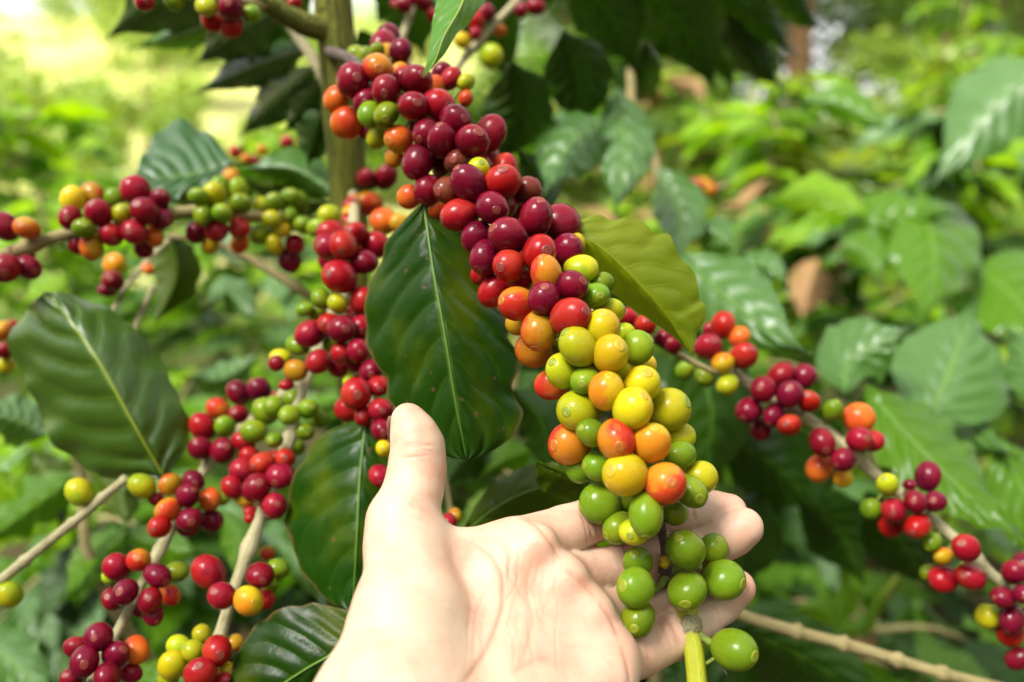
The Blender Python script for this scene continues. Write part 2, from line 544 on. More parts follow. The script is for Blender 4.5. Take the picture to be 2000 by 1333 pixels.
def leaf_mid(parent, pts, w, mat, dl=0.0, dr=0.0, wl=1.0, wr=1.0, midrib=None, name='leaf', lay=0.0, layx=0.0, jag=0.05, **kw):
    """A leaf along a midrib through (x, y, depth) points; w: half width in photo pixels; dl, dr: how far the edges lie behind it (m)."""
    fp = curve([Vector(q) for q in pts])
    if lay == 'sun':                      # a blade turned to catch the light of the sky round the sun
        mp_ = pts[len(pts) // 2]
        v_ = (C_POS - P(*mp_)).normalized()
        h_ = (v_ + SUN_DIR).normalized()
        q_ = h_.dot(-FWD)
        rj = random.Random(int(mp_[0]) * 7 + int(mp_[1]))
        lay, layx = h_.dot(UP) / q_ + rj.uniform(-0.06, 0.14), -h_.dot(RIGHT) / q_ + rj.uniform(-0.12, 0.06)
    yr = sum(q[1] for q in pts) / len(pts)
    jr = random.Random(_seed[0] * 3 + 1)
    jp = [jr.uniform(0, 6.28) for _ in range(4)]
    xr = sum(q[0] for q in pts) / len(pts)
    deep = lambda x, y, d: d * (1 + lay * (yr - y) / FPX - layx * (x - xr) / FPX)

    def edge(sgn, ww, dd):
        def f(t):
            q = fp(t)
            tg = fp(min(1, t + 0.02)) - fp(max(0, t - 0.02))
            tx, ty = tg.x, tg.y
            L = math.hypot(tx, ty) or 1
            k = leaf_w(t)
            k *= 1 + jag * (math.sin(34 * t + jp[0 if sgn > 0 else 1]) + 0.7 * math.sin(59 * t + jp[2 if sgn > 0 else 3]))
            x = q.x + sgn * ty / L * w * ww * k
            y = q.y - sgn * tx / L * w * ww * k
            return P(x, y, deep(x, y, q.z + dd * k))
        return f
    _seed[0] += 1
    kw.setdefault('nu', 40)
    fm = lambda t: P(fp(t).x, fp(t).y, deep(fp(t).x, fp(t).y, fp(t).z))
    vs, fs, uv = leaf_geo(fm, edge(1, wl, dl), edge(-1, wr, dr), seed=_seed[0], toward=C_POS, **kw)
    o = mesh_obj(name, vs, fs, M[mat], parent, uv)
    if midrib:
        v2, f2, u2 = tube_geo(fm, lambda t: 0.0010 * (1 - 0.75 * t), 24, 6)
        mesh_obj('midrib', v2, f2, M[midrib], o, u2)
    return o


# ------------------------------------------------------------------ cherries
def lathe(profile, seg, name, mat=None, lobes=0.0, seed=0):
    rr = random.Random(seed)
    p1, p2 = rr.uniform(0, 6.28), rr.uniform(0, 6.28)
    vs, fs = [], []
    rings = []
    for (r, z) in profile:
        if r < 1e-6:
            rings.append([len(vs)])
            vs.append((0, 0, z))
        else:
            ids = []
            for k in range(seg):
                an = 2 * math.pi * k / seg
                q = r * (1 + lobes * math.cos(2 * an + p1) + lobes * 0.35 * math.cos(3 * an + p2))
                ids.append(len(vs))
                vs.append((q * math.cos(an), q * math.sin(an), z))
            rings.append(ids)
    for a, b in zip(rings, rings[1:]):
        for k in range(seg):
            k2 = (k + 1) % seg
            if len(a) == 1:
                fs.append((a[0], b[k], b[k2]))
            elif len(b) == 1:
                fs.append((a[k], b[0], a[k2]))
            else:
                fs.append((a[k], b[k], b[k2], a[k2]))
    me = bpy.data.meshes.new(name)
    me.from_pydata(vs, [], fs)
    me.polygons.foreach_set('use_smooth', np.ones(len(me.polygons), dtype=bool))
    me.materials.append(mat)
    me.update()
    return me


def cherry_profile(el):
    pr = []
    for i in range(19):
        th = math.pi * i / 18
        r = math.sin(th)
        z = math.cos(th) * el
        if th < 0.30:
            z -= 0.035 * (1 - th / 0.30)
        if th > math.pi - 0.45:
            z += 0.10 * (1 - (math.pi - th) / 0.45)
        r *= 1 + 0.03 * math.cos(th)
        pr.append((max(r, 0), z))
    pr[0] = (0, pr[0][1])
    pr[-1] = (0, pr[-1][1])
    return pr


CH_MESH = [lathe(cherry_profile(el), 28, 'cherry', CH['R'], lb, i) for i, (el, lb) in enumerate([(1.14, 0.012), (1.21, 0.022), (1.08, 0.016), (1.28, 0.03)])]
CH_LONG = lathe(cherry_profile(1.28), 28, 'cherry_long', CH['G'], 0.02, 9)
NAV = {}
_np = [(0, 0.975), (0.035, 0.98), (0.06, 1.012), (0.10, 1.004), (0.115, 0.985), (0.135, 1.0), (0.20, 1.0), (0.215, 0.985), (0.235, 1.002), (0.27, 0.985), (0.30, 0.955)]
for key in ('navel_red', 'navel_orange', 'navel_green', 'navel_yellow'):
    NAV[key] = lathe(_np, 20, 'navel', M[key])


def parse(txt):
    out = []
    for ln in txt.replace('\n', ';').split(';'):
        p = ln.split()
        if len(p) < 4:
            continue
        flag = ''
        nav = None
        rest = p[4:]
        if rest and rest[0] in ('b', 'f', 'B', 'F'):
            flag = rest.pop(0)
        if len(rest) >= 2:
            nav = (float(rest[0]), float(rest[1]))
        out.append([float(p[0]), float(p[1]), float(p[2]), p[3], flag, nav])
    return out


def cherries(branch, txt, axis, thick, seed=1, navels=True, stalks=False, clump=1.0, grow=1.09, fill=0):
    """Cherries of one branch: photo position and radius, colour; the depth follows from the branch they sit round, then they are pushed apart."""
    rr = random.Random(seed)
    L = parse(txt)
    ax = []
    fc = curve([Vector(a) for a in axis])
    for i in range(161):
        ax.append(fc(i / 160))
    items = []
    for (x, y, r, c, flag, nav) in L:
        best = min(ax, key=lambda a: (a.x - x) ** 2 + (a.y - y) ** 2)
        dpx = math.hypot(best.x - x, best.y - y)
        rc = thick
        h = math.sqrt(max(rc * rc - min(dpx, rc) ** 2, 0))          # pixels in front of the axis
        h = {'': h, 'f': h + 14, 'F': h + 28, 'b': -0.15 * h - 6, 'B': -0.6 * h - 20}[flag]
        d = best.z - h * best.z / FPX * clump
        items.append(dict(x=x, y=y, r=r, c=c, nav=nav, d=d, d0=d, ax=best.copy(), prio=h))
    # fruit deeper in the clump, of the colour of its neighbours
    for n in range(fill):
        q = rr.choice(items)
        x, y = q['x'] + rr.uniform(-34, 34), q['y'] + rr.uniform(-34, 34)
        best = min(ax, key=lambda a: (a.x - x) ** 2 + (a.y - y) ** 2)
        if math.hypot(best.x - x, best.y - y) > thick * 0.62:
            continue
        items.append(dict(x=x, y=y, r=q['r'] * rr.uniform(0.82, 0.95), c=q['c'] if q['c'] != 'g' else 'G', nav=None, d=best.z + 0.002, d0=best.z, ax=best.copy(), prio=-30))
    for it in range(70):
        moved = 0
        pos = [P(q['x'], q['y'], q['d']) for q in items]
        rad = [q['r'] * q['d'] / FPX for q in items]
        for i in range(len(items)):
            a = items[i]
            for j in range(i + 1, len(items)):
                b = items[j]
                if abs(a['x'] - b['x']) > 110 or abs(a['y'] - b['y']) > 110:
                    continue
                need = (rad[i] + rad[j]) * 0.93
                dv = (pos[i] - pos[j])
                if dv.length >= need:
                    continue
                lat2 = max(dv.length_squared - (a['d'] - b['d']) ** 2, 0)
                gap = math.sqrt(max(need * need - lat2, 0)) - abs(a['d'] - b['d'])
                fr, bk = (a, b) if (a['d'], -a['prio']) <= (b['d'], -b['prio']) else (b, a)
                fr['d'] -= gap * 0.22
                bk['d'] += gap * 0.30
                moved += 1
        if not moved:
            break
    root = parent_world(branch)
    for n, q in enumerate(items):
        w = P(q['x'], q['y'], q['d'])
        r = q['r'] * q['d'] / FPX
        axp = P(*q['ax'])
        view = (C_POS - w).normalized()
        if q['nav']:
            ox, oy = (q['nav'][0] - q['x']) / q['r'], (q['nav'][1] - q['y']) / q['r']
            m = math.hypot(ox, oy)
            if m > 0.94:
                ox, oy = ox / m * 0.94, oy / m * 0.94
            nz = math.sqrt(max(0.05, 1 - ox * ox - oy * oy))
            rx = RIGHT - view * RIGHT.dot(view)
            uy = UP - view * UP.dot(view)
            dirn = (rx.normalized() * ox - uy.normalized() * oy + view * nz).normalized()
        else:
            dirn = (w - axp).normalized() + Vector((rr.uniform(-.5, .5), rr.uniform(-.5, .5), rr.uniform(-.5, .5)))
            dirn.normalize()
        o = bpy.data.objects.new('cherry', CH_LONG if q['c'] == 'g' else CH_MESH[rr.randrange(4)])
        ckey = 'G' if q['c'] == 'g' else q['c']
        o.location = w - root
        o.rotation_mode = 'QUATERNION'
        o.rotation_quaternion = dirn.to_track_quat('Z', 'Y') @ Quaternion((0, 0, 1), rr.uniform(0, 6.28))
        s = r * (grow if q['c'] != 'g' else 0.92)
        el_ = {0: 1.14, 1: 1.21, 2: 1.08, 3: 1.28}.get(CH_MESH.index(o.data) if o.data in CH_MESH else 9, 1.0)
        s *= el_ ** -0.35
        o.scale = (s * rr.uniform(0.90, 1.0), s * rr.uniform(1.02, 1.12), s * rr.uniform(0.97, 1.05))
        link(o, branch)
        o.material_slots[0].link = 'OBJECT'
        o.material_slots[0].material = CH[ckey]
        el = 1.28 if q['c'] == 'g' else {CH_MESH[0]: 1.14, CH_MESH[1]: 1.21, CH_MESH[2]: 1.08, CH_MESH[3]: 1.28}[o.data]
        if navels and dirn.dot(view) > 0.05:
            nv = bpy.data.objects.new('navel', NAV['navel_red' if ckey in 'DRW' else 'navel_orange' if ckey in 'TO' else 'navel_green' if ckey in 'GL' else 'navel_yellow'])
            sc_ = rr.uniform(0.85, 1.1)
            nv.scale = (sc_, sc_, 1)
            nv.location = (0, 0, el - 1.0)
            link(nv, o)
        if stalks:
            v = axp - w
            a = w + v.normalized() * r * 0.85
            if (axp - a).length < 0.03 and v.length > r:
                sag = Vector((0, 0, -0.001))
                fcv = curve([a, (a + axp) / 2 + sag, axp])
                vs, fs, uv = tube_geo(fcv, lambda t: 0.0007 + 0.0005 * abs(t - 0.4), 6, 6)
                # part of the cherry: give it the cherry's own frame
                mi = (Matrix.Translation(w) @ o.rotation_quaternion.to_matrix().to_4x4() @ Matrix.Diagonal((*o.scale, 1))).inverted()
                me = bpy.data.meshes.new('stalk')
                me.from_pydata([tuple(mi @ p) for p in vs], [], fs)
                me.polygons.foreach_set('use_smooth', np.ones(len(me.polygons), dtype=bool))
                me.materials.append(M['stalk'])
                link(bpy.data.objects.new('stalk', me), o)


# ------------------------------------------------------------------ the setting: ground, meadow, far trees
def ground_h(x, y):
    far = max(0.0, y - 7.0)
    left = 1 / (1 + math.exp((x + 0.02 * y - 1.5) / 2.5))
    return left * (0.20 * far + 0.6 * math.sin(far * 0.05)) * (1 / (1 + far / 150)) + 0.10 * math.sin(x * 0.7 + 1) * math.sin(y * 0.5) + 0.02 * max(0, y - 20)


def sheet(name, xs, ys, mat, dz=0.0, kind='structure'):
    vs, fs = [], []
    for y in ys:
        for x in xs:
            vs.append((x, y, ground_h(x, y) + dz))
    W = len(xs)
    for i in range(len(ys) - 1):
        for j in range(W - 1):
            fs.append((i * W + j, i * W + j + 1, (i + 1) * W + j + 1, (i + 1) * W + j))
    o = mesh_obj(name, vs, fs, mat)
    o['kind'] = kind
    return o


def spaced(lo, hi, n, p=2.2):
    out = []
    for i in range(n + 1):
        u = i / n * 2 - 1
        out.append((abs(u) ** p) * (hi if u > 0 else -lo) * (1 if u > 0 else -1))
    return out


k = NT('soil')
tc = k.n('TexCoord')
geo = k.n('NewGeometry')
pos = geo.outputs['Position']
n1 = k.noise(pos, 3.0, 6.0, 0.65)
n2 = k.noise(pos, 40.0, 4.0, 0.7)
n3 = k.noise(pos, 0.35, 3.0, 0.6)
soil = k.mix(k.ss(n1, 0.35, 0.65), (0.045, 0.030, 0.018), (0.11, 0.075, 0.042))
soil = k.mix(k.math('MULTIPLY', k.ss(n2, 0.5, 0.7), 0.5), soil, (0.05, 0.075, 0.015))
mead = k.mix(k.ss(n3, 0.35, 0.65), (0.50, 0.52, 0.11), (0.62, 0.58, 0.24))
mead = k.mix(k.math('MULTIPLY', k.ss(n1, 0.45, 0.7), 0.5), mead, (0.32, 0.42, 0.06))
sp = k.n('SeparateXYZ')
k.l(pos, sp.inputs[0])
edge = k.math('ADD', sp.outputs[1], k.math('MULTIPLY', n3, 3.0))
under = k.mix(k.ss(n2, 0.35, 0.65), (0.03, 0.05, 0.010), (0.10, 0.14, 0.02))
soil = k.mix(k.ss(edge, 3.0, 7.0), soil, under)
west = k.math('SUBTRACT', 1.0, k.ss(k.math('ADD', k.math('SUBTRACT', sp.outputs[0], k.math('MULTIPLY', sp.outputs[1], -0.03)), n3), 0.4, 2.2))
colr = k.mix(k.math('MULTIPLY', k.ss(edge, 6.5, 9.5), west), soil, mead)
bs = k.n('BsdfPrincipled')
k.l(colr, bs.inputs['Base Color'])
bs.inputs['Roughness'].default_value = 0.95
bs.inputs['Specular IOR Level'].default_value = 0.1
bump = k.n('Bump')
bump.inputs['Distance'].default_value = 0.05
k.l(k.math('ADD', n1, n2), bump.inputs['Height'])
k.l(bump.outputs[0], bs.inputs['Normal'])
k.l(bs.outputs[0], k.out.inputs['Surface'])
M['soil'] = k.m
sheet('ground', spaced(-260, 260, 90), [-30 + i for i in range(0, 60)] + [30 + 3 * i for i in range(0, 110)], M['soil'])


# generic leaf meshes for the bushes
def proto_leaf(i, mat, n=18, nv=4):
    rr = random.Random(40 + i)
    Lh, Wd = 1.0, rr.uniform(0.19, 0.24)
    droop, fold = rr.uniform(0.15, 0.55), rr.uniform(0.02, 0.10)
    fm = lambda t: Vector((rr_x * math.sin(t * 2.5), t * Lh - 0.15 * droop * t * t, -droop * t * t * 0.6 + 0.1 * t))
    rr_x = rr.uniform(-0.04, 0.04)
    fl = lambda t: fm(t) + Vector((-Wd * leaf_w(t), 0.02, fold * leaf_w(t)))
    fr = lambda t: fm(t) + Vector((Wd * leaf_w(t), 0.02, fold * leaf_w(t)))
    vs, fs, uv = leaf_geo(fm, fl, fr, n, nv, ripple=0.028, freq=5.5, pillow=0.012, seed=60 + i)
    me = bpy.data.meshes.new('leaf_blade')
    me.from_pydata([tuple(v) for v in vs], [], fs)
    uvl = me.uv_layers.new(name='UVMap')
    idx = np.empty(len(me.loops), dtype=np.int32)
    me.loops.foreach_get('vertex_index', idx)
    uvl.data.foreach_set('uv', np.array(uv, dtype=np.float32)[idx].ravel())
    me.polygons.foreach_set('use_smooth', np.ones(len(me.polygons), dtype=bool))
    me.materials.append(mat)
    me.update()
    return me


# bush leaves are one unit long, so their grain is laid out in leaf lengths
def scaled_leaf_mat(src, name, f):
    m = src.copy()
    m.name = name
    for nd in m.node_tree.nodes:
        if nd.type == 'TEX_NOISE':
            nd.inputs['Scale'].default_value *= f
        if nd.type == 'BUMP':
            nd.inputs['Distance'].default_value *= 8
    return m


BL = {key: scaled_leaf_mat(M[key], 'bush_' + key, 0.14) for key in ('leaf_dark', 'leaf_shade', 'leaf_mid', 'leaf_soft', 'leaf_light', 'leaf_dead', 'leaf_yellow', 'leaf_fresh')}
PROTO = [proto_leaf(i, BL['leaf_mid'], 30, 6) for i in range(6)]


def put_leaf(parent, base, dirn, length, mat, rr, roll=0.0, upv=Vector((0, 0, 1))):
    o = bpy.data.objects.new('leaf', PROTO[rr.randrange(len(PROTO))])
    y = dirn.normalized()
    x = y.cross(upv)
    if x.length < 1e-3:
        x = Vector((1, 0, 0))
    x.normalize()
    z = x.cross(y)
    m = Matrix((x, y, z)).transposed().to_4x4() @ Matrix.Rotation(roll, 4, 'Y')
    o.location = base - parent_world(parent)
    o.rotation_euler = m.to_euler()
    o.scale = (length * rr.uniform(0.85, 1.15), length, length)
    link(o, parent)
    o.material_slots[0].link = 'OBJECT'
    o.material_slots[0].material = BL[mat]
    return o


def bush(x, y, h, nbr, seed, label, mats, reach=0.45, leaf_len=0.14, pairs=6, group='coffee bushes behind the branches', name='coffee_bush', z0=0.15, cut=None):
    rr = random.Random(seed)
    z = ground_h(x, y)
    b = thing(name, (x, y, z), label, 'bush', group)
    base = Vector((x, y, z - 0.02))
    tube('stem', [base, base + Vector((rr.uniform(-.04, .04), rr.uniform(-.04, .04), h * 0.5)), base + Vector((rr.uniform(-.06, .06), 0, h))], [0.016, 0.011, 0.004], M['twig_dull'], b, 12, 7)
    for i in range(nbr):
        u = (i + rr.random()) / nbr
        hz = h * (z0 + (1 - z0) * u)
        az = rr.uniform(0, 6.283)
        ln = reach * (1.05 - 0.65 * u) * rr.uniform(0.75, 1.2)
        out = Vector((math.cos(az), math.sin(az), 0))
        p0 = Vector((x, y, z + hz))
        f = curve([p0, p0 + out * ln * 0.5 + Vector((0, 0, 0.10 * ln)), p0 + out * ln + Vector((0, 0, -0.12 * ln))])
        vs, fs, uv = tube_geo(f, lambda t: 0.005 - 0.0035 * t, 8, 5)
        br = mesh_obj('branch', vs, fs, M['twig_dull'], b, uv)
        for j in range(pairs):
            t = (j + 0.6) / pairs
            p = f(t)
            side = out.cross(Vector((0, 0, 1)))
            for sg in (-1, 1):
                if rr.random() < 0.08:
                    continue
                dr = side * sg * rr.uniform(0.6, 1.0) + out * rr.uniform(0.2, 0.7) + Vector((0, 0, rr.uniform(-0.55, 0.12)))
                if cut and cut(p + dr.normalized() * leaf_len * 0.5):
                    continue
                put_leaf(br, p, dr, leaf_len * rr.uniform(0.7, 1.25), rr.choice(mats), rr, rr.uniform(-0.5, 0.5))
        tip = f(1.0)
        for sg in (-1, 1):
            put_leaf(br, tip, out + out.cross(Vector((0, 0, 1))) * sg * 0.5, leaf_len * rr.uniform(0.5, 0.8), rr.choice(mats), rr)
    return b


def far_tree(x, y, h, crown_r, crown_z, n, leaf, seed, label, colr, trunk_r=0.12, lean=0.0, squash=0.75, group='shade trees beyond the coffee'):
    rr = random.Random(seed)
    z = ground_h(x, y)
    t = thing('shade_tree', (x, y, z), label, 'tree', group)
    base = Vector((x, y, z - 0.1))
    top = base + Vector((lean, 0, h))
    tube('trunk', [base, base.lerp(top, 0.5) + Vector((0.05 * h * rr.uniform(-1, 1), 0, 0)), top], [trunk_r, trunk_r * 0.75, trunk_r * 0.35], M['farbark'], t, 16, 9, rough=0.08, seed=seed)
    cen = base + Vector((lean * 0.8, 0, crown_z))
    clumps = []
    for i in range(26):
        v = Vector((rr.gauss(0, 1), rr.gauss(0, 1), rr.gauss(0, 1))).normalized() * (rr.random() ** 0.4) * crown_r
        v.z *= squash
        clumps.append((cen + v, crown_r * rr.uniform(0.2, 0.42)))
    for i in range(6):
        c = rr.choice(clumps)[0]
        s = base.lerp(top, rr.uniform(0.45, 0.8))
        tube('limb', [s, s.lerp(c, 0.5) + Vector((0, 0, 0.1 * h * 0.3)), c], [trunk_r * 0.4, trunk_r * 0.25, 0.015], M['farbark'], t, 8, 5)
    vs, fs, uv = [], [], []
    for i in range(n):
        c, r = rr.choice(clumps)
        v = Vector((rr.gauss(0, 1), rr.gauss(0, 1), rr.gauss(0, 1))).normalized() * r * (rr.random() ** 0.5)
        p = c + v
        y_ = (Vector((rr.gauss(0, 1), rr.gauss(0, 1), rr.gauss(0, 0.6) - 0.5))).normalized()
        x_ = y_.orthogonal().normalized()
        x_ = (Matrix.Rotation(rr.uniform(0, 6.28), 3, y_) @ x_)
        L = leaf * rr.uniform(0.6, 1.3)
        w = L * 0.27
        nrm = x_.cross(y_) * (L * 0.08)
        k0 = len(vs)
        vs += [p, p + y_ * L * 0.5 + x_ * w + nrm, p + y_ * L, p + y_ * L * 0.5 - x_ * w + nrm, p + y_ * L * 0.5]
        uv += [(0, .5), (.5, 1), (1, .5), (.5, 0), (.5, .5)]
        fs += [(k0, k0 + 4, k0 + 1), (k0 + 4, k0 + 2, k0 + 1), (k0, k0 + 3, k0 + 4), (k0 + 4, k0 + 3, k0 + 2)]
    cr = mesh_obj('crown', vs, fs, colr, t, uv, smooth=False)
    cr['kind'] = 'stuff'
    return t


def simple_leaf(name, a, b, tcol, trans=0.3):
    k = NT(name)
    geo = k.n('NewGeometry')
    col = k.mix(geo.outputs['Random Per Island'], a, b)
    bs = k.n('BsdfPrincipled')
    k.l(col, bs.inputs['Base Color'])
    bs.inputs['Roughness'].default_value = 0.4
    tr = k.n('BsdfTranslucent')
    tr.inputs['Color'].default_value = (*tcol, 1)
    mx = k.n('MixShader')
    mx.inputs[0].default_value = trans
    k.l(bs.outputs[0], mx.inputs[1])
    k.l(tr.outputs[0], mx.inputs[2])
    k.l(mx.outputs[0], k.out.inputs['Surface'])
    return k.m


M['far_dark'] = simple_leaf('far_leaf_dark', (0.03, 0.075, 0.012), (0.075, 0.13, 0.02), (0.15, 0.26, 0.02))
M['far_mid'] = simple_leaf('far_leaf_mid', (0.06, 0.15, 0.015), (0.15, 0.24, 0.025), (0.30, 0.45, 0.03))
M['far_light'] = simple_leaf('far_leaf_light', (0.14, 0.26, 0.025), (0.30, 0.38, 0.05), (0.45, 0.60, 0.05), 0.35)

# ------------------------------------------------------------------ far background
far_tree(3.3, 9.6, 7.0, 2.3, 4.4, 9000, 0.17, 11, 'tall shade tree with a brown trunk behind the right hand bushes', M['far_dark'], 0.15)
far_tree(7.2, 12.0, 6.5, 3.0, 3.6, 9000, 0.19, 12, 'broad green tree at the far right edge of the grove', M['far_mid'], 0.13)
far_tree(0.9, 11.0, 6.5, 2.3, 3.9, 9000, 0.17, 13, 'dark crowned tree rising behind the leaning cherry cluster', M['far_dark'], 0.12)
far_tree(5.2, 16.0, 9.0, 3.8, 4.6, 9000, 0.22, 14, 'tallest tree of the grove showing sky through its crown', M['far_dark'], 0.18)
far_tree(2.2, 17.0, 7.0, 3.2, 3.4, 8000, 0.22, 18, 'low spreading tree closing the view between the trunks', M['far_mid'], 0.14)
far_tree(11.0, 18.0, 8.0, 4.2, 4.2, 8000, 0.24, 19, 'mid green tree beyond the right edge of the row', M['far_mid'], 0.16)
far_tree(-3.2, 13.5, 1.9, 0.9, 1.25, 2600, 0.11, 15, 'small pale shrub tree standing in the bright meadow', M['far_light'], 0.03, group='small trees in the meadow')
far_tree(-6.2, 15.0, 2.3, 1.2, 1.4, 2600, 0.13, 16, 'rounded light green tree at the left of the meadow', M['far_light'], 0.04, group='small trees in the meadow')
far_tree(-2.2, 19.0, 2.8, 1.4, 1.7, 2600, 0.15, 17, 'yellow green tree high on the meadow slope', M['far_light'], 0.05, group='small trees in the meadow')
far_tree(-9.5, 20.0, 2.8, 1.5, 1.7, 2600, 0.15, 20, 'light shrub at the top left edge of the meadow', M['far_light'], 0.05, group='small trees in the meadow')
for i, (x, y, h, r, mt, lab) in enumerate([
    (1.3, 8.3, 2.3, 0.9, 'far_mid', 'leafy shrub at the foot of the dark crowned tree'), (2.15, 8.8, 2.4, 0.85, 'far_mid', 'full green shrub closing the gap left of the brown trunk'),
    (4.3, 8.4, 2.4, 1.0, 'far_light', 'bright shrub just right of the brown trunk'), (6.0, 9.0, 2.6, 1.1, 'far_mid', 'tall shrub under the broad green tree'),
    (8.2, 9.5, 2.6, 1.2, 'far_light', 'light green shrub at the far right edge'), (0.1, 8.8, 2.1, 0.8, 'far_mid', 'shrub behind the leaning cluster at the edge of the meadow')]):
    far_tree(x, y, h * 0.9, r, h * 0.55, 3600, 0.13, 50 + i, lab, M[mt], 0.04, squash=1.0, group='shrubs along the grove')
for i, (x, y, h, r, mt, lab) in enumerate([
    (-2.3, 7.6, 1.5, 0.62, 'far_light', 'bright shrub at the near edge of the meadow beside the trunk'), (-3.7, 8.4, 1.7, 0.8, 'far_light', 'bushy yellow green shrub in the middle of the meadow edge'),
    (-5.2, 9.0, 1.9, 0.9, 'far_light', 'wide bright shrub left of the meadow edge'), (-6.6, 10.4, 2.2, 1.0, 'far_mid', 'greener shrub at the far left of the meadow edge'),
    (-1.5, 9.6, 1.7, 0.7, 'far_mid', 'mid green shrub behind the trunk of the coffee tree')]):
    far_tree(x, y, h * 0.9, r, h * 0.5, 2600, 0.11, 60 + i, lab, M[mt], 0.03, squash=0.9, group='shrubs along the meadow')
# the grove goes on behind the photographer
for i, (x, y) in enumerate([(-3.6, -5.2), (0.4, -5.8), (4.2, -5.0), (6.5, -0.5), (-7.0, -2.0)]):
    far_tree(x, y, 5.0, 2.6, 2.7, 5000, 0.24, 30 + i, ['round shade tree behind the camera on the left', 'shade tree straight behind the camera', 'shade tree behind the camera on the right', 'shade tree standing level with the camera at the right', 'shade tree standing level with the camera at the left'][i], M['far_dark'], 0.13, group='shade trees behind the camera')

far_tree(-2.3, -1.9, 6.6, 1.15, 5.5, 420, 0.20, 40, 'unseen thin crowned tree left of the camera, added to half shade the branch', M['far_dark'], 0.07, group='shade trees behind the camera')  # unseen tree, added so its sparse crown dims the sun on hand and fruit

rb = random.Random(5)
BUSHES = [
    (-1.25, 2.1, 1.36, 30, 'light leafy coffee bush beside the bright meadow', ['leaf_light', 'leaf_mid', 'leaf_light'], .5),
    (-0.66, 1.75, 1.20, 28, 'leafy green coffee bush behind the left cherry branch', ['leaf_mid', 'leaf_light', 'leaf_soft'], .45),
    (-1.9, 3.2, 1.42, 28, 'pale sunlit coffee bush further up the row', ['leaf_light', 'leaf_light', 'leaf_mid'], .5),
    (-0.9, 3.9, 1.45, 26, 'small bright coffee bush in front of the meadow slope', ['leaf_light', 'leaf_light', 'leaf_fresh'], .5),
    (-0.55, 0.95, 0.80, 26, 'low dark coffee bush under the drooping left branches', ['leaf_mid', 'leaf_shade', 'leaf_soft'], .36),
    (-0.20, 1.15, 0.86, 22, 'shaded coffee bush behind the thumb and hanging leaf', ['leaf_shade', 'leaf_mid'], .36),
    (0.16, 1.35, 1.08, 24, 'dark coffee bush filling the gap right of the cherries', ['leaf_shade', 'leaf_shade', 'leaf_mid'], .40),
    (0.42, 0.85, 0.70, 24, 'deep shaded coffee bush below the right branch', ['leaf_shade', 'leaf_shade', 'leaf_shade', 'leaf_mid'], .34),
    (0.62, 1.45, 1.10, 28, 'glossy green coffee bush with broad leaves at the right', ['leaf_mid', 'leaf_soft', 'leaf_shade', 'leaf_mid', 'leaf_light'], .42),
    (1.05, 1.9, 1.25, 28, 'tall glossy coffee bush near the right edge', ['leaf_mid', 'leaf_shade', 'leaf_soft', 'leaf_light'], .48),
    (0.75, 2.5, 1.35, 26, 'sunlit coffee bush in front of the brown trunk', ['leaf_light', 'leaf_mid', 'leaf_light', 'leaf_yellow'], .5),
    (1.7, 3.0, 1.45, 24, 'yellow green coffee bush beyond the glossy one', ['leaf_light', 'leaf_light', 'leaf_yellow', 'leaf_mid'], .55),
    (0.25, 2.9, 1.30, 24, 'bright coffee bush seen through the dark upper leaves', ['leaf_light', 'leaf_mid', 'leaf_dead'], .5),
    (1.15, 4.2, 1.22, 22, 'tall pale coffee bush under the shade trees', ['leaf_light', 'leaf_yellow', 'leaf_mid'], .6),
    (2.6, 4.6, 1.7, 22, 'leafy bush at the far right under the trees', ['leaf_light', 'leaf_mid'], .6),
    (1.9, 2.2, 1.35, 24, 'dense coffee bush at the right edge behind the glossy leaves', ['leaf_mid', 'leaf_light', 'leaf_soft'], .5),
    (2.6, 3.5, 1.7, 24, 'tall coffee bush under the far right canopy', ['leaf_light', 'leaf_mid', 'leaf_yellow'], .55),
    (0.75, 3.6, 1.65, 26, 'tall coffee bush right behind the dry brown leaves', ['leaf_mid', 'leaf_light', 'leaf_dead'], .5),
    (0.30, 4.6, 1.75, 22, 'shady coffee bush closing the row behind the cluster', ['leaf_mid', 'leaf_dark'], .55),
    (1.7, 5.6, 1.3, 24, 'tall shaded coffee bush near the brown trunk', ['leaf_mid', 'leaf_light', 'leaf_dark'], .6),
    (3.3, 6.2, 2.2, 24, 'big leafy bush right of the brown trunk', ['leaf_light', 'leaf_mid'], .65),
    (0.6, 6.6, 2.1, 22, 'dark leafy bush beneath the dark crowned tree', ['leaf_dark', 'leaf_mid'], .65),
    (4.6, 5.6, 2.0, 22, 'bush at the end of the row by the right edge', ['leaf_light', 'leaf_mid'], .6),
    (-2.9, 4.6, 1.55, 24, 'low sunny bush at the far left of the row', ['leaf_light', 'leaf_fresh'], .55),
]
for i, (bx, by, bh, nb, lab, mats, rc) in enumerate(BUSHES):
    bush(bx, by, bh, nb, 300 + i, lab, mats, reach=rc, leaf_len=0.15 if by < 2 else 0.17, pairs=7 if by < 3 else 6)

# ------------------------------------------------------------------ the near right coffee plant: big leaves one can pick out
def P2(x, y, d):
    return P(x, y, d)


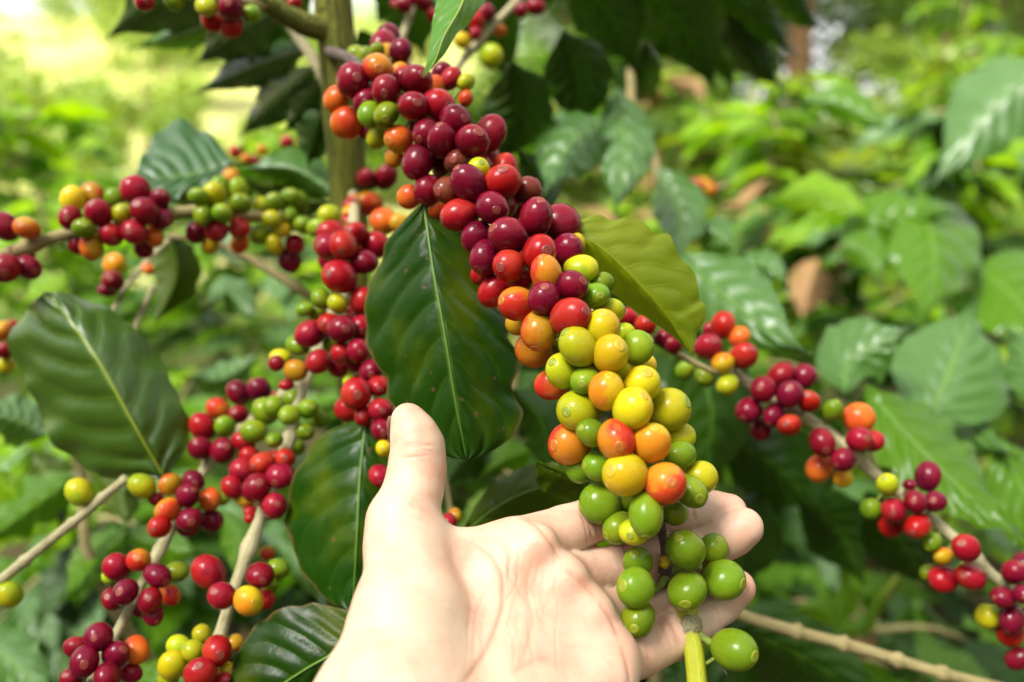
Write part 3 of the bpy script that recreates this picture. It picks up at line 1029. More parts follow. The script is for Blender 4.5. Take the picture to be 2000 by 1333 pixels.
rbush = thing('coffee_bush', Vector((0.42, 0.95, 0.0)), 'coffee plant with large pale glossy leaves behind the right cherry branch', 'bush')
tube('stem', [Vector((0.42, 0.95, -0.02)), Vector((0.41, 0.93, 0.5)), P(1905, 900, 0.78), P(1850, 620, 0.90), P(1840, 480, 0.97)], [0.012, 0.009, 0.006, 0.004, 0.002], M['stalk'], rbush, 20, 8)
R_LEAVES = [
    # pts, half width px, material, dl, dr
    ([(1330, 500, .60), (1440, 600, .56), (1585, 700, .54)], 84, 'leaf_soft', .02, .03, 9),
    ([(1650, 770, .60), (1665, 700, .62), (1790, 640, .62)], 74, 'leaf_soft', .02, .02, 9),
    ([(1805, 830, .64), (1850, 740, .66), (1900, 585, .70)], 128, 'leaf_soft', .01, .03, 6),
    ([(2040, 800, .60), (2010, 700, .62), (1960, 640, .66)], 60, 'leaf_soft', .01, .02, 6),
    ([(1790, 380, .95), (1825, 500, .90), (1800, 640, .88)], 92, 'leaf_mid', .04, .02, 9),
    ([(2060, 130, .95), (1940, 210, .92), (1820, 370, .90)], 84, 'leaf_soft', .03, .04, 7),
    ([(1690, 760, .56), (1800, 880, .54), (2000, 1075, .52)], 78, 'leaf_mid', .03, .01, 11),
    ([(1780, 690, .72), (1880, 830, .66), (1990, 900, .64)], 62, 'leaf_soft', .02, .03, 9),
    ([(1950, 860, .60), (2010, 980, .58), (2070, 1090, .56)], 70, 'leaf_mid', .02, .02, 6),
    ([(1640, 500, 1.0), (1730, 430, .98), (1860, 420, .96)], 55, 'leaf_mid', .02, .02, 8),
    ([(1900, 520, .95), (1980, 580, .92), (2060, 690, .90)], 90, 'leaf_mid', .02, .02, 5),
    ([(1640, 470, .95), (1700, 500, .93), (1720, 560, .92)], 40, 'leaf_mid', .02, .02, 8),
    ([(1440, 520, .66), (1500, 520, .64), (1545, 570, .62)], 30, 'leaf_soft', .02, .02, 8),
    ([(1730, 250, 1.1), (1640, 200, 1.1), (1540, 200, 1.1)], 36, 'leaf_mid', .02, .02, 6),
    ([(1690, 420, 1.0), (1600, 380, 1.0), (1480, 400, 1.0)], 40, 'leaf_light', .02, .02, 6),
]
for n_, (pts, w, mt, dl, dr, fq) in enumerate(R_LEAVES):
    leaf_mid(rbush, pts, w, mt, dl, dr, ripple=0.0040, freq=fq * 0.7, pillow=0.0042, nv=10, nu=60, midrib='midrib', jag=0.022, lay='sun' if mt == 'leaf_soft' or n_ % 2 else 0.7)

mbush = thing('coffee_bush', Vector((0.20, 0.95, 0.0)), 'coffee plant with ribbed dark leaves hanging just right of the cherry cluster', 'bush')
tube('stem', [Vector((0.20, 0.95, -0.02)), Vector((0.19, 0.9, 0.6)), P(1330, 560, 0.78), P(1230, 180, 0.78), P(1250, -80, 0.8)], [0.012, 0.010, 0.007, 0.006, 0.004], M['twig_dull'], mbush, 20, 8)
M_LEAVES = [
    ([(1205, 175, .66), (1218, 300, .62), (1200, 425, .60)], 62, 'leaf_soft', .02, .01, 10),
    ([(1180, 235, .62), (1110, 290, .58), (1060, 390, .56)], 66, 'leaf_soft', .04, .02, 10),
    ([(1290, 330, .72), (1330, 420, .70), (1320, 520, .68)], 55, 'leaf_soft', .02, .03, 7),
    ([(1370, 440, .70), (1400, 460, .70), (1430, 490, .68)], 40, 'leaf_soft', .02, .03, 7),
    ([(1330, 660, .62), (1390, 800, .58), (1365, 980, .56)], 92, 'leaf_shade', .03, .03, 5),
    ([(1400, 860, .66), (1500, 900, .64), (1620, 1010, .62)], 80, 'leaf_shade', .02, .03, 5),
    ([(1480, 960, .68), (1450, 1060, .66), (1400, 1180, .64)], 75, 'leaf_shade', .02, .03, 5),
    ([(1560, 980, .70), (1640, 1040, .70), (1690, 1150, .68)], 70, 'leaf_shade', .02, .03, 5),
    ([(1690, 960, .66), (1760, 1060, .66), (1830, 1160, .66)], 66, 'leaf_shade', .02, .03, 5),
    ([(1400, 1215, .50), (1560, 1280, .50), (1780, 1420, .48)], 78, 'leaf_shade', .02, .01, 5),
    ([(1530, 780, .74), (1600, 900, .72), (1600, 1000, .70)], 70, 'leaf_shade', .02, .03, 5),
    ([(1000, 120, .62), (1010, 220, .60), (960, 340, .58)], 70, 'leaf_shade', .02, .03, 5),
    ([(1100, 60, .66), (1130, 160, .64), (1120, 280, .62)], 70, 'leaf_shade', .03, .02, 5),
    ([(1120, -60, .72), (1190, 30, .70), (1250, 150, .68)], 72, 'leaf_shade', .03, .02, 5),
    ([(1240, -40, .74), (1340, 60, .72), (1400, 180, .70)], 80, 'leaf_shade', .03, .03, 5),
    ([(1330, -60, .76), (1450, 20, .74), (1560, 110, .74)], 62, 'leaf_shade', .03, .03, 5),
    ([(1420, 20, .80), (1470, 110, .78), (1530, 175, .76)], 48, 'leaf_shade', .03, .03, 5),
    ([(1260, 80, .80), (1240, 160, .78), (1180, 230, .78)], 48, 'leaf_shade', .03, .03, 5),
    ([(1150, -90, .60), (1080, -40, .6), (1010, 40, .6)], 46, 'leaf_shade', .03, .03, 5),
    ([(900, -60, .70), (960, 60, .70), (1000, 180, .70)], 62, 'leaf_shade', .02, .03, 5),
    ([(1500, -80, .84), (1545, 10, .82), (1610, 60, .82)], 40, 'leaf_shade', .02, .03, 5),
    ([(1400, -60, .90), (1390, 60, .88), (1440, 190, .86)], 60, 'leaf_shade', .02, .03, 5),
    ([(1060, 430, .62), (1050, 350, .62), (1000, 280, .62)], 42, 'leaf_shade', .03, .03, 5),
]
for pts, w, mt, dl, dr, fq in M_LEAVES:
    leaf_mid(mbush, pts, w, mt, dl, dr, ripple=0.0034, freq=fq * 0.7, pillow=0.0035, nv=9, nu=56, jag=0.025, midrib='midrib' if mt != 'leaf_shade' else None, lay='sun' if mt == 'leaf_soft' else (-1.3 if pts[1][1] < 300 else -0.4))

lowbush = thing('coffee_bush', Vector((0.30, 1.2, 0.0)), 'young yellow green sprout low in the shade under the right branch', 'bush')
tube('stem', [Vector((0.30, 1.2, -0.02)), Vector((0.29, 1.1, 0.4)), P(1640, 1290, .80), P(1640, 1180, .82)], [0.008, 0.006, 0.004, 0.002], M['twig_dull'], lowbush, 12, 6)
for pts, w, mt in [([(1640, 1230, .8), (1600, 1190, .8), (1540, 1195, .8)], 24, 'leaf_fresh'), ([(1640, 1220, .8), (1655, 1160, .8), (1650, 1110, .8)], 24, 'leaf_fresh'),
                   ([(1645, 1235, .8), (1690, 1220, .8), (1730, 1150, .8)], 16, 'leaf_fresh'), ([(1640, 1240, .78), (1600, 1240, .78), (1570, 1215, .78)], 20, 'leaf_fresh'),
                   ([(1650, 1250, .8), (1690, 1265, .8), (1720, 1235, .8)], 18, 'leaf_dead'), ([(1480, 1080, .8), (1500, 1060, .8), (1520, 1050, .8)], 12, 'leaf_fresh')]:
    leaf_mid(lowbush, pts, w, mt, .01, .01, ripple=0.003, freq=5, nv=5, nu=20)

for pts, w, lab in [([(1500, 400, 1.75), (1475, 440, 1.7), (1445, 500, 1.68)], 34, 'curled dry brown leaf caught behind the pale ribbed leaf'),
                    ([(1600, 505, 1.45), (1580, 560, 1.42), (1565, 630, 1.4)], 44, 'broad dry brown leaf hanging beside the right bush'),
                    ([(1500, 350, 1.9), (1450, 400, 1.9), (1400, 400, 1.9)], 18, 'narrow tan dead leaf above the curled brown one')]:
    o = leaf_mid(None, pts, w, 'leaf_dead', .03, .05, ripple=0.006, freq=4, nv=6, nu=24, name='dead_leaf')
    tag(o, lab, 'leaf', 'dry dead leaves')

# ------------------------------------------------------------------ the coffee tree with the trunk
ctree = thing('coffee_tree', Vector((-0.093, 0.62, 0.0)), 'coffee tree with a mossy yellow brown trunk and dark drooping leaves above', 'tree')
tube('trunk', [Vector((-0.093, 0.62, -0.05)), Vector((-0.095, 0.60, 0.5)), P(700, 760, .545), P(684, 420, .52), P(668, 200, .50), P(650, 0, .485), P(630, -300, .47)],
     [0.018, 0.016, 0.0135, 0.0125, 0.0125, 0.0125, 0.011], M['trunk'], ctree, 90, 18, nodes=(0.62, 0.78, 0.9), knob=0.10, kw=0.012, rough=0.07)
tube('limb', [P(645, 60, .487), P(590, 45, .475), P(520, 5, .46), P(420, -60, .44)], [0.0085, 0.0065, 0.0055, 0.004], M['trunk'], ctree, 24, 10, rough=0.05)
tube('limb', [P(650, 190, .50), P(615, 120, .50), P(560, 40, .505), P(520, -60, .50)], [0.004, 0.0036, 0.0034, 0.003], M['twig'], ctree, 20, 8)
tube('limb', [P(640, 30, .48), P(665, -30, .49), P(690, -90, .5)], [0.006, 0.005, 0.004], M['trunk'], ctree, 12, 8)
for pts, w, mt, dl, dr in [
    ([(470, -60, .50), (340, -10, .54), (203, 78, .58)], 84, 'leaf_shade', .01, .03),
    ([(500, 0, .52), (380, 60, .56), (245, 98, .60)], 34, 'leaf_mid', .01, .03),
    ([(560, 10, .50), (470, 60, .53), (378, 128, .56)], 66, 'leaf_shade', .01, .03),
    ([(610, 90, .52), (500, 130, .56), (372, 186, .60)], 42, 'leaf_shade', .01, .03),
    ([(620, 130, .54), (540, 200, .57), (462, 272, .60)], 46, 'leaf_shade', .01, .03),
    ([(640, 150, .54), (600, 210, .55), (552, 262, .56)], 46, 'leaf_shade', .02, .02),
    ([(600, -60, .56), (540, 40, .58), (520, 160, .60)], 56, 'leaf_shade', .02, .02),
    ([(430, -80, .56), (420, 20, .58), (365, 110, .60)], 44, 'leaf_shade', .02, .02),
    ([(640, 215, .52), (622, 255, .52), (600, 330, .52)], 44, 'leaf_shade', .02, .02),
    ([(740, -60, .60), (800, 20, .62), (830, 120, .64)], 60, 'leaf_shade', .02, .02),
    ([(700, 60, .66), (760, 160, .66), (790, 240, .66)], 60, 'leaf_shade', .02, .02),
]:
    leaf_mid(ctree, pts, w, mt, dl, dr, ripple=0.0028, freq=5, pillow=0.001, nv=8, lay=-1.1)
leaf_out(ctree, [(905, -60, .36), (905, 0, .345), (868, 70, .335), (848, 122, .33), (826, 152, .328)],
         [(850, -60, .37), (852, 0, .355), (842, 60, .343), (836, 112, .333), (825, 152, .328)],
         [(970, -60, .37), (948, 0, .358), (900, 62, .345), (862, 112, .334), (827, 152, .328)], 'leaf_fresh', 'midrib_y', ripple=0.0015, freq=4, pillow=0.0004)

# ------------------------------------------------------------------ fruiting branches
GRP = 'fruiting branches of the coffee plants'
# 1 the branch in the hand
AX = [(690, 120, .405), (760, 190, .39), (850, 250, .375), (905, 330, .36), (980, 430, .345), (1050, 540, .328), (1110, 640, .316), (1180, 740, .306), (1230, 860, .300), (1265, 960, .297), (1292, 1040, .300), (1308, 1120, .302), (1345, 1212, .300), (1362, 1350, .285)]
main = thing('fruiting_branch', P(690, 120, .405), 'nearest fruiting branch, cherries grading from dark red to green, resting in the hand', 'branch', GRP)
tube('stem', [P(640, 100, .49)] + [P(*a) for a in AX[:11]], [0.0035, 0.003, 0.0026, 0.0024, 0.0022, 0.0018], M['twig_dark'], main, 60, 8)
tube('stem', [P(1288, 1015, .301), P(1298, 1070, .303), P(1303, 1118, .304)], [0.0019, 0.0016, 0.0024], M['twig_dark'], main, 14, 8, nodes=(0.95,), knob=0.5, kw=0.08)
tube('stem', [P(1303, 1112, .304), P(1322, 1160, .303), P(1345, 1205, .300)], [0.0026, 0.0026, 0.0034], M['twig_dark'], main, 12, 8)
tube('shoot', [P(1340, 1180, .302), P(1347, 1230, .298), P(1357, 1290, .292), P(1368, 1420, .280)], [0.0036, 0.0037, 0.0037, 0.0042], M['twig_green'], main, 24, 10, nodes=(0.03,), knob=0.2, kw=0.06)
tube('node', [P(1334, 1208, .2995), P(1346, 1220, .2985), P(1357, 1238, .2975)], [0.0036, 0.0049, 0.0035], M['twig'], main, 12, 10, rough=0.12)
tube('peduncle', [P(1352, 1226, .298), P(1375, 1246, .295), P(1398, 1262, .293)], [0.0020, 0.0016, 0.0013], M['stalk'], main, 10, 7, rough=0.15)
tube('peduncle', [P(1303, 1125, .303), P(1288, 1146, .302), P(1268, 1160, .300)], [0.0020, 0.0014, 0.0012], M['stalk'], main, 10, 7, rough=0.15)
tube('peduncle', [P(1303, 1120, .303), P(1330, 1110, .302), P(1372, 1108, .300)], [0.0018, 0.0014, 0.0012], M['stalk'], main, 10, 7, rough=0.15)
tube('bract', [P(1296, 1088, .298), P(1298, 1097, .2965), P(1300, 1108, .298)], [0.0010, 0.0022, 0.0012], CH['A'], main, 8, 8)
tube('stipule', [P(1402, 1290, .292), P(1411, 1302, .291), P(1420, 1318, .290)], [0.0006, 0.0005, 0.0002], M['twig'], main, 4, 5)
MAIN = """
688 158 30 D f;658 194 24 O;679 240 28 O f;738 135 27 T;754 177 26 D f;714 198 22 D;812 159 29 D f;807 208 27 D f;786 147 22 R b;847 172 20 O b;856 207 29 R
723 224 21 G;754 224 22 G f;719 256 15 D b;740 266 20 L b;779 272 24 O;770 305 17 T b;756 110 20 O b;749 88 24 R b;758 70 20 D B;782 100 20 D b;714 112 17 G B;695 105 15 G B;863 144 18 D B;880 154 18 R B;910 193 14 O B;910 161 15 L B
889 235 28 D f;957 262 28 D;835 262 25 D;864 275 28 D f 860 252;922 277 29 D f 932 263;817 315 30 D;877 331 28 W b;934 331 20 L;950 308 26 R b;984 333 26 R b
917 361 32 D f 897 335;982 357 31 R;836 371 26 D;877 373 26 W;1031 373 23 W b;1012 399 28 R b;899 420 31 R f 872 428;961 406 30 D f 968 410;1047 426 32 D F 1054 400;1096 436 32 D;857 408 18 O B;800 385 21 O B
993 461 34 D F 967 448;932 463 27 D;1053 493 31 R F;1107 491 28 D;1123 475 18 Y B;950 503 29 D;995 519 29 R f 981 522;942 533 20 R B;967 568 28 R
1067 536 30 T F 1060 508;1134 526 27 L;1102 524 12 L b;1176 554 20 G b;1116 559 27 D F 1134 551;1162 578 25 G f 1170 578;1016 550 22 G b;1063 584 29 D F 1064 564;1011 594 32 T f 985 589;1011 633 20 O B
1113 620 34 R F;1191 608 24 L b;1158 612 17 G B;1053 645 31 O f 1048 672;1044 683 31 T B;1093 671 22 G B
1177 643 33 Y F 1178 616;1130 678 33 L F 1109 655;1191 692 33 Y F 1206 679;1242 680 29 G f 1265 665;1218 650 18 L B;1100 726 30 L f 1084 712;1079 752 26 T B;1144 743 28 G;1184 764 33 A F 1190 738;1221 731 22 G b;1253 752 33 Y f 1262 733;1254 713 22 Y B
1130 803 37 L f;1235 799 36 Y F 1253 778;1305 801 36 L f 1334 788;1155 846 25 G f 1139 838;1114 867 36 T f 1088 870;1204 859 36 T F 1209 870;1272 866 34 A F 1278 842;1256 839 20 L b;1326 853 27 L;1328 890 26 G
1170 911 27 G;1132 919 22 G b;1222 927 38 Y F 1199 921;1298 945 38 T F 1308 943;1348 959 30 G f 1362 971;1367 934 28 L;1172 983 33 G;1216 975 25 G b;1318 1001 22 G b;1262 1003 35 G F 1262 1037;1211 1031 28 G;1239 1038 26 L f 1233 1045
"""
cherries(main, MAIN, AX, 82, seed=3, stalks=True, grow=1.17, fill=70)
SPRIG = """
1339 1074 36 G f 1328 1055;1393 1072 27 G b 1404 1055;1342 1153 36 G f 1339 1176;1412 1132 38 G f 1445 1140;1433 1269 42 g f 1466 1280
"""
cherries(main, SPRIG, [(1330, 1040, .300), (1325, 1110, .302), (1320, 1210, .300), (1360, 1300, .292)], 60, seed=4, clump=0.8, stalks=True)
cherries(main, '1246 1099 27 G b 1240 1085;1242 1148 35 G F 1219 1145;1246 1209 35 G f 1240 1225', [(1292, 1095, .292), (1262, 1150, .291), (1275, 1212, .291)], 40, seed=41, clump=0.7)
leaf_out(main, [(828, 400, .362), (845, 520, .352), (868, 650, .345), (889, 780, .342), (900, 840, .342), (911, 897, .343)],
         [(824, 400, .362), (788, 432, .364), (757, 468, .366), (747, 503, .367), (727, 543, .368), (714, 600, .367), (712, 645, .366), (721, 684, .364), (737, 718, .362), (754, 738, .361), (757, 768, .361), (769, 792, .359), (800, 838, .355), (838, 876, .350), (872, 893, .346), (909, 898, .343)],
         [(834, 400, .362), (862, 416, .362), (895, 446, .362), (935, 500, .362), (955, 560, .363), (973, 600, .361), (996, 640, .361), (995, 662, .359), (1011, 688, .359), (1014, 716, .358), (1000, 748, .355), (1007, 776, .356), (1019, 806, .355), (1006, 846, .352), (984, 868, .349), (946, 890, .346), (913, 898, .343)],
         'leaf_dark', ripple=0.0012, freq=6, pillow=0.0015, nu=110, nv=20)
leaf_out(main, [(1105, 445, .338), (1180, 490, .335), (1270, 580, .336), (1325, 650, .340), (1350, 692, .342)],
         [(1120, 434, .340), (1167, 421, .341), (1197, 430, .342), (1232, 423, .343), (1262, 441, .343), (1283, 456, .344), (1306, 460, .345), (1328, 501, .345), (1347, 521, .346), (1364, 556, .346), (1366, 586, .347), (1378, 598, .346), (1375, 628, .346), (1363, 648, .345), (1351, 693, .342)],
         [(1105, 460, .340), (1160, 540, .346), (1230, 600, .350), (1290, 640, .350), (1330, 672, .346), (1348, 693, .342)],
         'leaf_yellow', None, ripple=0.0007, freq=8, pillow=0.0010, nu=90, nv=16)
leaf_out(main, [(1150, 945, .345), (1110, 930, .342), (1048, 905, .34)], [(1150, 970, .352), (1090, 962, .35), (1052, 950, .345), (1046, 905, .34)],
         [(1155, 925, .345), (1110, 905, .345), (1075, 905, .342), (1049, 900, .34)], 'leaf_dark', None, ripple=0.0018, freq=4, nu=30, nv=8)

# 2 the branch behind the dark leaf
AX2 = [(690, 380, .50), (690, 460, .44), (672, 560, .425), (672, 660, .415), (705, 740, .405), (735, 820, .395), (752, 930, .385), (745, 1060, .38)]
sbr = thing('fruiting_branch', P(690, 380, .50), 'fruiting branch crowded with red cherries hanging behind the large dark leaf', 'branch', GRP)
tube('stem', [P(*a) for a in AX2], [0.0035, 0.003, 0.0022, 0.0015], M['twig'], sbr, 40, 8)
cherries(sbr, """
671 478 28 R f;694 459 24 R;734 478 25 R;708 512 26 D f;664 541 33 R f;641 482 25 R;683 440 22 R b;708 587 24 R;689 573 20 R b;666 596 16 L b;690 610 21 R b;667 643 27 D f;704 640 22 R;699 685 22 R;666 690 20 R;660 717 19 R b;725 724 22 D f;704 720 14 L b
696 769 30 R f;739 754 22 R;743 801 24 R f;710 813 19 R;745 840 22 D;750 876 16 Y f 748 878;764 829 12 Y;742 930 22 R;703 1067 12 R b;606 652 27 R;645 633 22 R;622 706 22 R;578 724 20 O;548 699 18 Y b;540 710 14 D b;582 675 20 G b;648 671 16 G b;627 584 20 G;660 594 19 L;596 605 15 G b;620 612 17 G b;560 752 12 R b
719 398 25 O b;749 433 25 O b;644 420 20 L;684 419 17 O b;649 440 20 G b;621 445 18 G b;754 347 21 D b;723 354 18 D b;782 438 18 O b
""", AX2, 70, seed=5, fill=30)
leaf_out(sbr, [(714, 825, .385), (703, 930, .375), (697, 1050, .365), (688, 1195, .36)],
         [(700, 818, .39), (630, 850, .39), (575, 930, .39), (558, 1010, .388), (585, 1105, .38), (630, 1165, .37), (686, 1196, .36)],
         [(725, 825, .385), (760, 900, .38), (772, 1000, .38), (760, 1100, .375), (720, 1170, .366), (690, 1196, .36)],
         'leaf_dark', ripple=0.0012, freq=5, pillow=0.0014, nveins=7.0)
leaf_out(sbr, [(905, 1042, .40), (980, 985, .39), (1070, 950, .39), (1180, 950, .40)], [(904, 1036, .40), (945, 965, .40), (1010, 918, .405), (1090, 908, .405), (1180, 948, .40)],
         [(906, 1046, .40), (990, 1040, .395), (1090, 1010, .395), (1180, 952, .40)], 'leaf_dark', ripple=0.0012, freq=4, pillow=0.0012)
cherries(sbr, "875 1020 17 R f 880 1026;888 1008 14 A", [(890, 960, .40), (880, 1100, .39)], 15, seed=6)
tube('stem', [P(860, 900, .44), P(875, 970, .42), P(885, 1040, .40)], [0.002, 0.0018, 0.0016], M['twig_dull'], sbr, 10, 6)

# 3 horizontal branch left of the trunk
AX3 = [(690, 445, .52), (580, 432, .50), (480, 420, .48), (390, 412, .465), (290, 425, .455), (140, 455, .445), (60, 480, .44), (-60, 525, .43)]
hbr = thing('fruiting_branch', P(690, 445, .52), 'horizontal fruiting branch of mixed red and green cherries left of the trunk', 'branch', GRP)
tube('stem', [P(*a) for a in AX3], [0.0042, 0.0038, 0.0034, 0.0036], M['twig_dull'], hbr, 60, 9, nodes=(0.2, 0.42, 0.6, 0.86), knob=0.4)
cherries(hbr, """
10 443 25 D;53 446 22 O;10 524 26 D;54 522 24 D f;53 500 15 D b
142 390 21 A;180 380 21 O;224 387 17 G b;265 373 27 R f;312 389 19 D;284 413 25 D f;193 417 24 R f;238 419 19 L;138 426 22 D;163 447 20 G f;315 428 20 D;217 458 21 R;263 454 23 R f;300 463 18 O;179 482 22 O;151 479 17 D b;280 486 17 D b;308 440 18 D b
387 385 17 G;417 380 23 L f;429 363 17 G b;466 370 20 G;470 398 19 G f;434 417 19 G f;396 419 20 G;382 454 20 D b;422 450 21 R;468 445 20 R;468 475 18 T;410 477 16 Y b
536 396 19 G;568 389 20 G f;585 396 18 G;566 420 15 G;592 440 18 G f;531 429 17 L;552 448 17 Y;505 459 17 G b;533 459 16 G b;575 438 15 G;536 479 17 Y;576 477 18 R f;566 508 21 D
""", AX3, 48, seed=7, fill=24)
leaf_out(hbr, [(455, 322, .52), (360, 345, .51), (262, 352, .50)], [(455, 318, .53), (410, 262, .555), (355, 238, .57), (300, 268, .55), (260, 350, .50)],
         [(455, 326, .52), (380, 372, .50), (320, 380, .49), (263, 354, .50)], 'leaf_soft', ripple=0.003, freq=5, pillow=0.0022)
leaf_mid(hbr, [(655, 380, .54), (570, 330, .54), (470, 330, .54)], 46, 'leaf_soft', .03, .02, ripple=0.003, freq=5, pillow=0.002)
leaf_mid(hbr, [(650, 400, .55), (560, 385, .55), (470, 345, .55)], 36, 'leaf_dark', .03, .02, ripple=0.003, freq=5)
leaf_mid(hbr, [(440, 400, .56), (370, 380, .56), (300, 370, .56)], 34, 'leaf_dark', .03, .02, ripple=0.003, freq=5)
leaf_mid(hbr, [(330, 450, .56), (345, 540, .56), (300, 640, .56)], 46, 'leaf_dark', .03, .02, ripple=0.003, freq=5)
lbr = thing('fruiting_branch', P(600, 575, .50), 'thin bare twig sloping below the horizontal branch with few cherries', 'branch', GRP)
tube('stem', [P(690, 620, .53), P(600, 575, .52), P(520, 525, .52), P(430, 478, .52), P(330, 460, .53)], [0.0032, 0.003, 0.0026, 0.002], M['twig_dull'], lbr, 30, 8, nodes=(0.3, 0.62), knob=0.4)
tw2 = thing('fruiting_branch', P(250, 560, .50), 'short pale twig with two or three cherries above the big left leaf', 'branch', GRP)
tube('stem', [P(330, 470, .54), P(280, 520, .52), P(240, 570, .51), P(215, 620, .50)], [0.0022, 0.002, 0.0018, 0.0014], M['twig'], tw2, 16, 7, nodes=(0.4,), knob=0.5)
tube('stem', [P(300, 560, .52), P(270, 625, .51), P(250, 680, .50)], [0.002, 0.0018, 0.0015], M['twig'], tw2, 10, 7)
cherries(tw2, "224 517 20 A;221 550 20 D f;210 568 14 D;289 526 11 O", [(280, 510, .52), (225, 570, .505)], 20, seed=8)
ler = thing('fruiting_branch', P(-30, 670, .5), 'cherry tip peeping in at the left edge beside the big leaf', 'branch', GRP)
tube('stem', [P(-90, 640, .51), P(-30, 660, .5), P(12, 680, .5)], [0.002, 0.002, 0.0012], M['twig'], ler, 8, 6)
cherries(ler, "4 646 18 O;21 640 14 R b;9 685 16 D;11 713 15 Y", [(-30, 660, .5), (12, 690, .5)], 22, seed=9)

# 4, 5 the two lower left branches
AXA = [(640, 700, .52), (520, 800, .47), (430, 870, .445), (395, 925, .43), (345, 1015, .41), (315, 1070, .40), (272, 1150, .385), (240, 1215, .375), (195, 1300, .365), (165, 1360, .36)]
abr = thing('fruiting_branch', P(640, 700, .52), 'lower left fruiting branch with four clumps of mostly dark cherries', 'branch', GRP)
tube('stem', [P(*a) for a in AXA], [0.0034, 0.003, 0.0027, 0.0024, 0.0022], M['twig'], abr, 60, 9, nodes=(0.18, 0.46, 0.70, 0.92), knob=0.45)
cherries(abr, """
466 768 23 D;506 761 22 D f;426 799 20 T;466 810 18 D;396 834 24 R f;440 834 19 G f;392 876 22 D;434 881 24 D f;487 822 14 R b;540 780 15 R b
333 947 20 O f;378 940 20 D;366 968 22 D f;410 975 21 O;329 997 23 T f;305 975 14 R b;370 1015 22 D f;413 1017 21 D;312 1029 21 R;434 975 12 G b
228 1108 24 R f;271 1095 22 T;307 1124 24 D f;345 1117 18 G b;245 1157 24 D f;220 1171 20 D;293 1173 23 D f;298 1199 21 D;331 1163 19 T;214 1127 13 L b;270 1190 14 D b
193 1244 25 D f;152 1265 21 D;165 1292 27 D f;226 1278 25 D f;266 1269 23 O;254 1314 19 R;210 1321 25 D;140 1325 19 D
""", AXA, 52, seed=10, fill=16)
AXB = [(690, 520, .515), (630, 660, .46), (592, 760, .435), (560, 870, .42), (513, 1000, .40), (462, 1140, .38), (428, 1250, .37), (400, 1350, .36)]
bbr = thing('fruiting_branch', P(690, 520, .515), 'pale knotted fruiting branch with red clumps running down beside the dark leaf', 'branch', GRP)
tube('stem', [P(*a) for a in AXB], [0.0036, 0.0032, 0.003, 0.0030, 0.0028], M['twig'], bbr, 60, 9, nodes=(0.28, 0.53, 0.75, 0.93), knob=0.5)
cherries(bbr, """
519 804 24 G f;496 843 23 G f;536 794 20 G;566 811 20 G f;601 799 19 G;624 817 18 G b;594 843 18 G;536 860 16 G;578 874 16 G b;476 864 20 R b
475 920 24 R;513 905 22 R f;557 896 19 R;548 929 25 R f;454 952 20 R;501 953 27 D f;480 975 16 O b;536 989 24 R f;490 1001 13 R b;489 892 18 R b
408 1118 31 R;433 1164 25 R f;508 1123 25 D f;485 1174 27 A F;517 1172 18 R b;543 1111 20 G b;522 1080 14 O B;527 1143 15 G b
350 1264 20 L;378 1272 20 L;394 1239 17 L b;338 1299 26 Y f;424 1271 27 R f;392 1316 29 R F;459 1255 15 O b;329 1325 18 L;443 1309 16 Y;434 1330 16 R
""", AXB, 54, seed=11, fill=16)
leaf_out(bbr, [(700, 1252, .345), (610, 1300, .345), (540, 1345, .345), (460, 1400, .345)], [(690, 1195, .355), (610, 1180, .36), (530, 1198, .36), (475, 1255, .358), (448, 1330, .352), (455, 1400, .345)],
         [(705, 1290, .348), (650, 1370, .35), (570, 1420, .35), (465, 1405, .345)], 'leaf_dark', ripple=0.0012, freq=4, pillow=0.0012)

# 6 bare twig at the left with the big leaf
AXC = [(-80, 1195, .41), (0, 1135, .41), (58, 1088, .41), (150, 1015, .41), (205, 968, .412), (248, 934, .414)]
cbr = thing('fruiting_branch', P(0, 1135, .41), 'bare pale twig with three lime cherries and the big veined leaf above', 'branch', GRP)
tube('stem', [P(*a) for a in AXC], [0.0030, 0.0027, 0.0025, 0.0024, 0.0021], M['twig'], cbr, 50, 9, nodes=(0.40, 0.68, 0.86, 0.99), knob=0.35, kw=0.014)
cherries(cbr, "155 962 24 L;277 949 24 L f;18 1161 23 L", AXC, 18, seed=12, stalks=True)
leaf_out(cbr, [(322, 935, .42), (262, 830, .41), (195, 710, .41), (128, 615, .42), (92, 576, .43)],
         [(316, 937, .42), (190, 930, .43), (100, 850, .44), (45, 740, .445), (24, 660, .45), (45, 605, .445), (90, 576, .43)],
         [(326, 935, .42), (368, 860, .43), (358, 790, .435), (305, 690, .44), (240, 620, .44), (160, 582, .44), (94, 575, .43)],
         'leaf_veined', 'midrib_y', jag=0.025, ripple=0.0045, freq=6, pillow=0.0030, nveins=7.0, nu=80, nv=14)

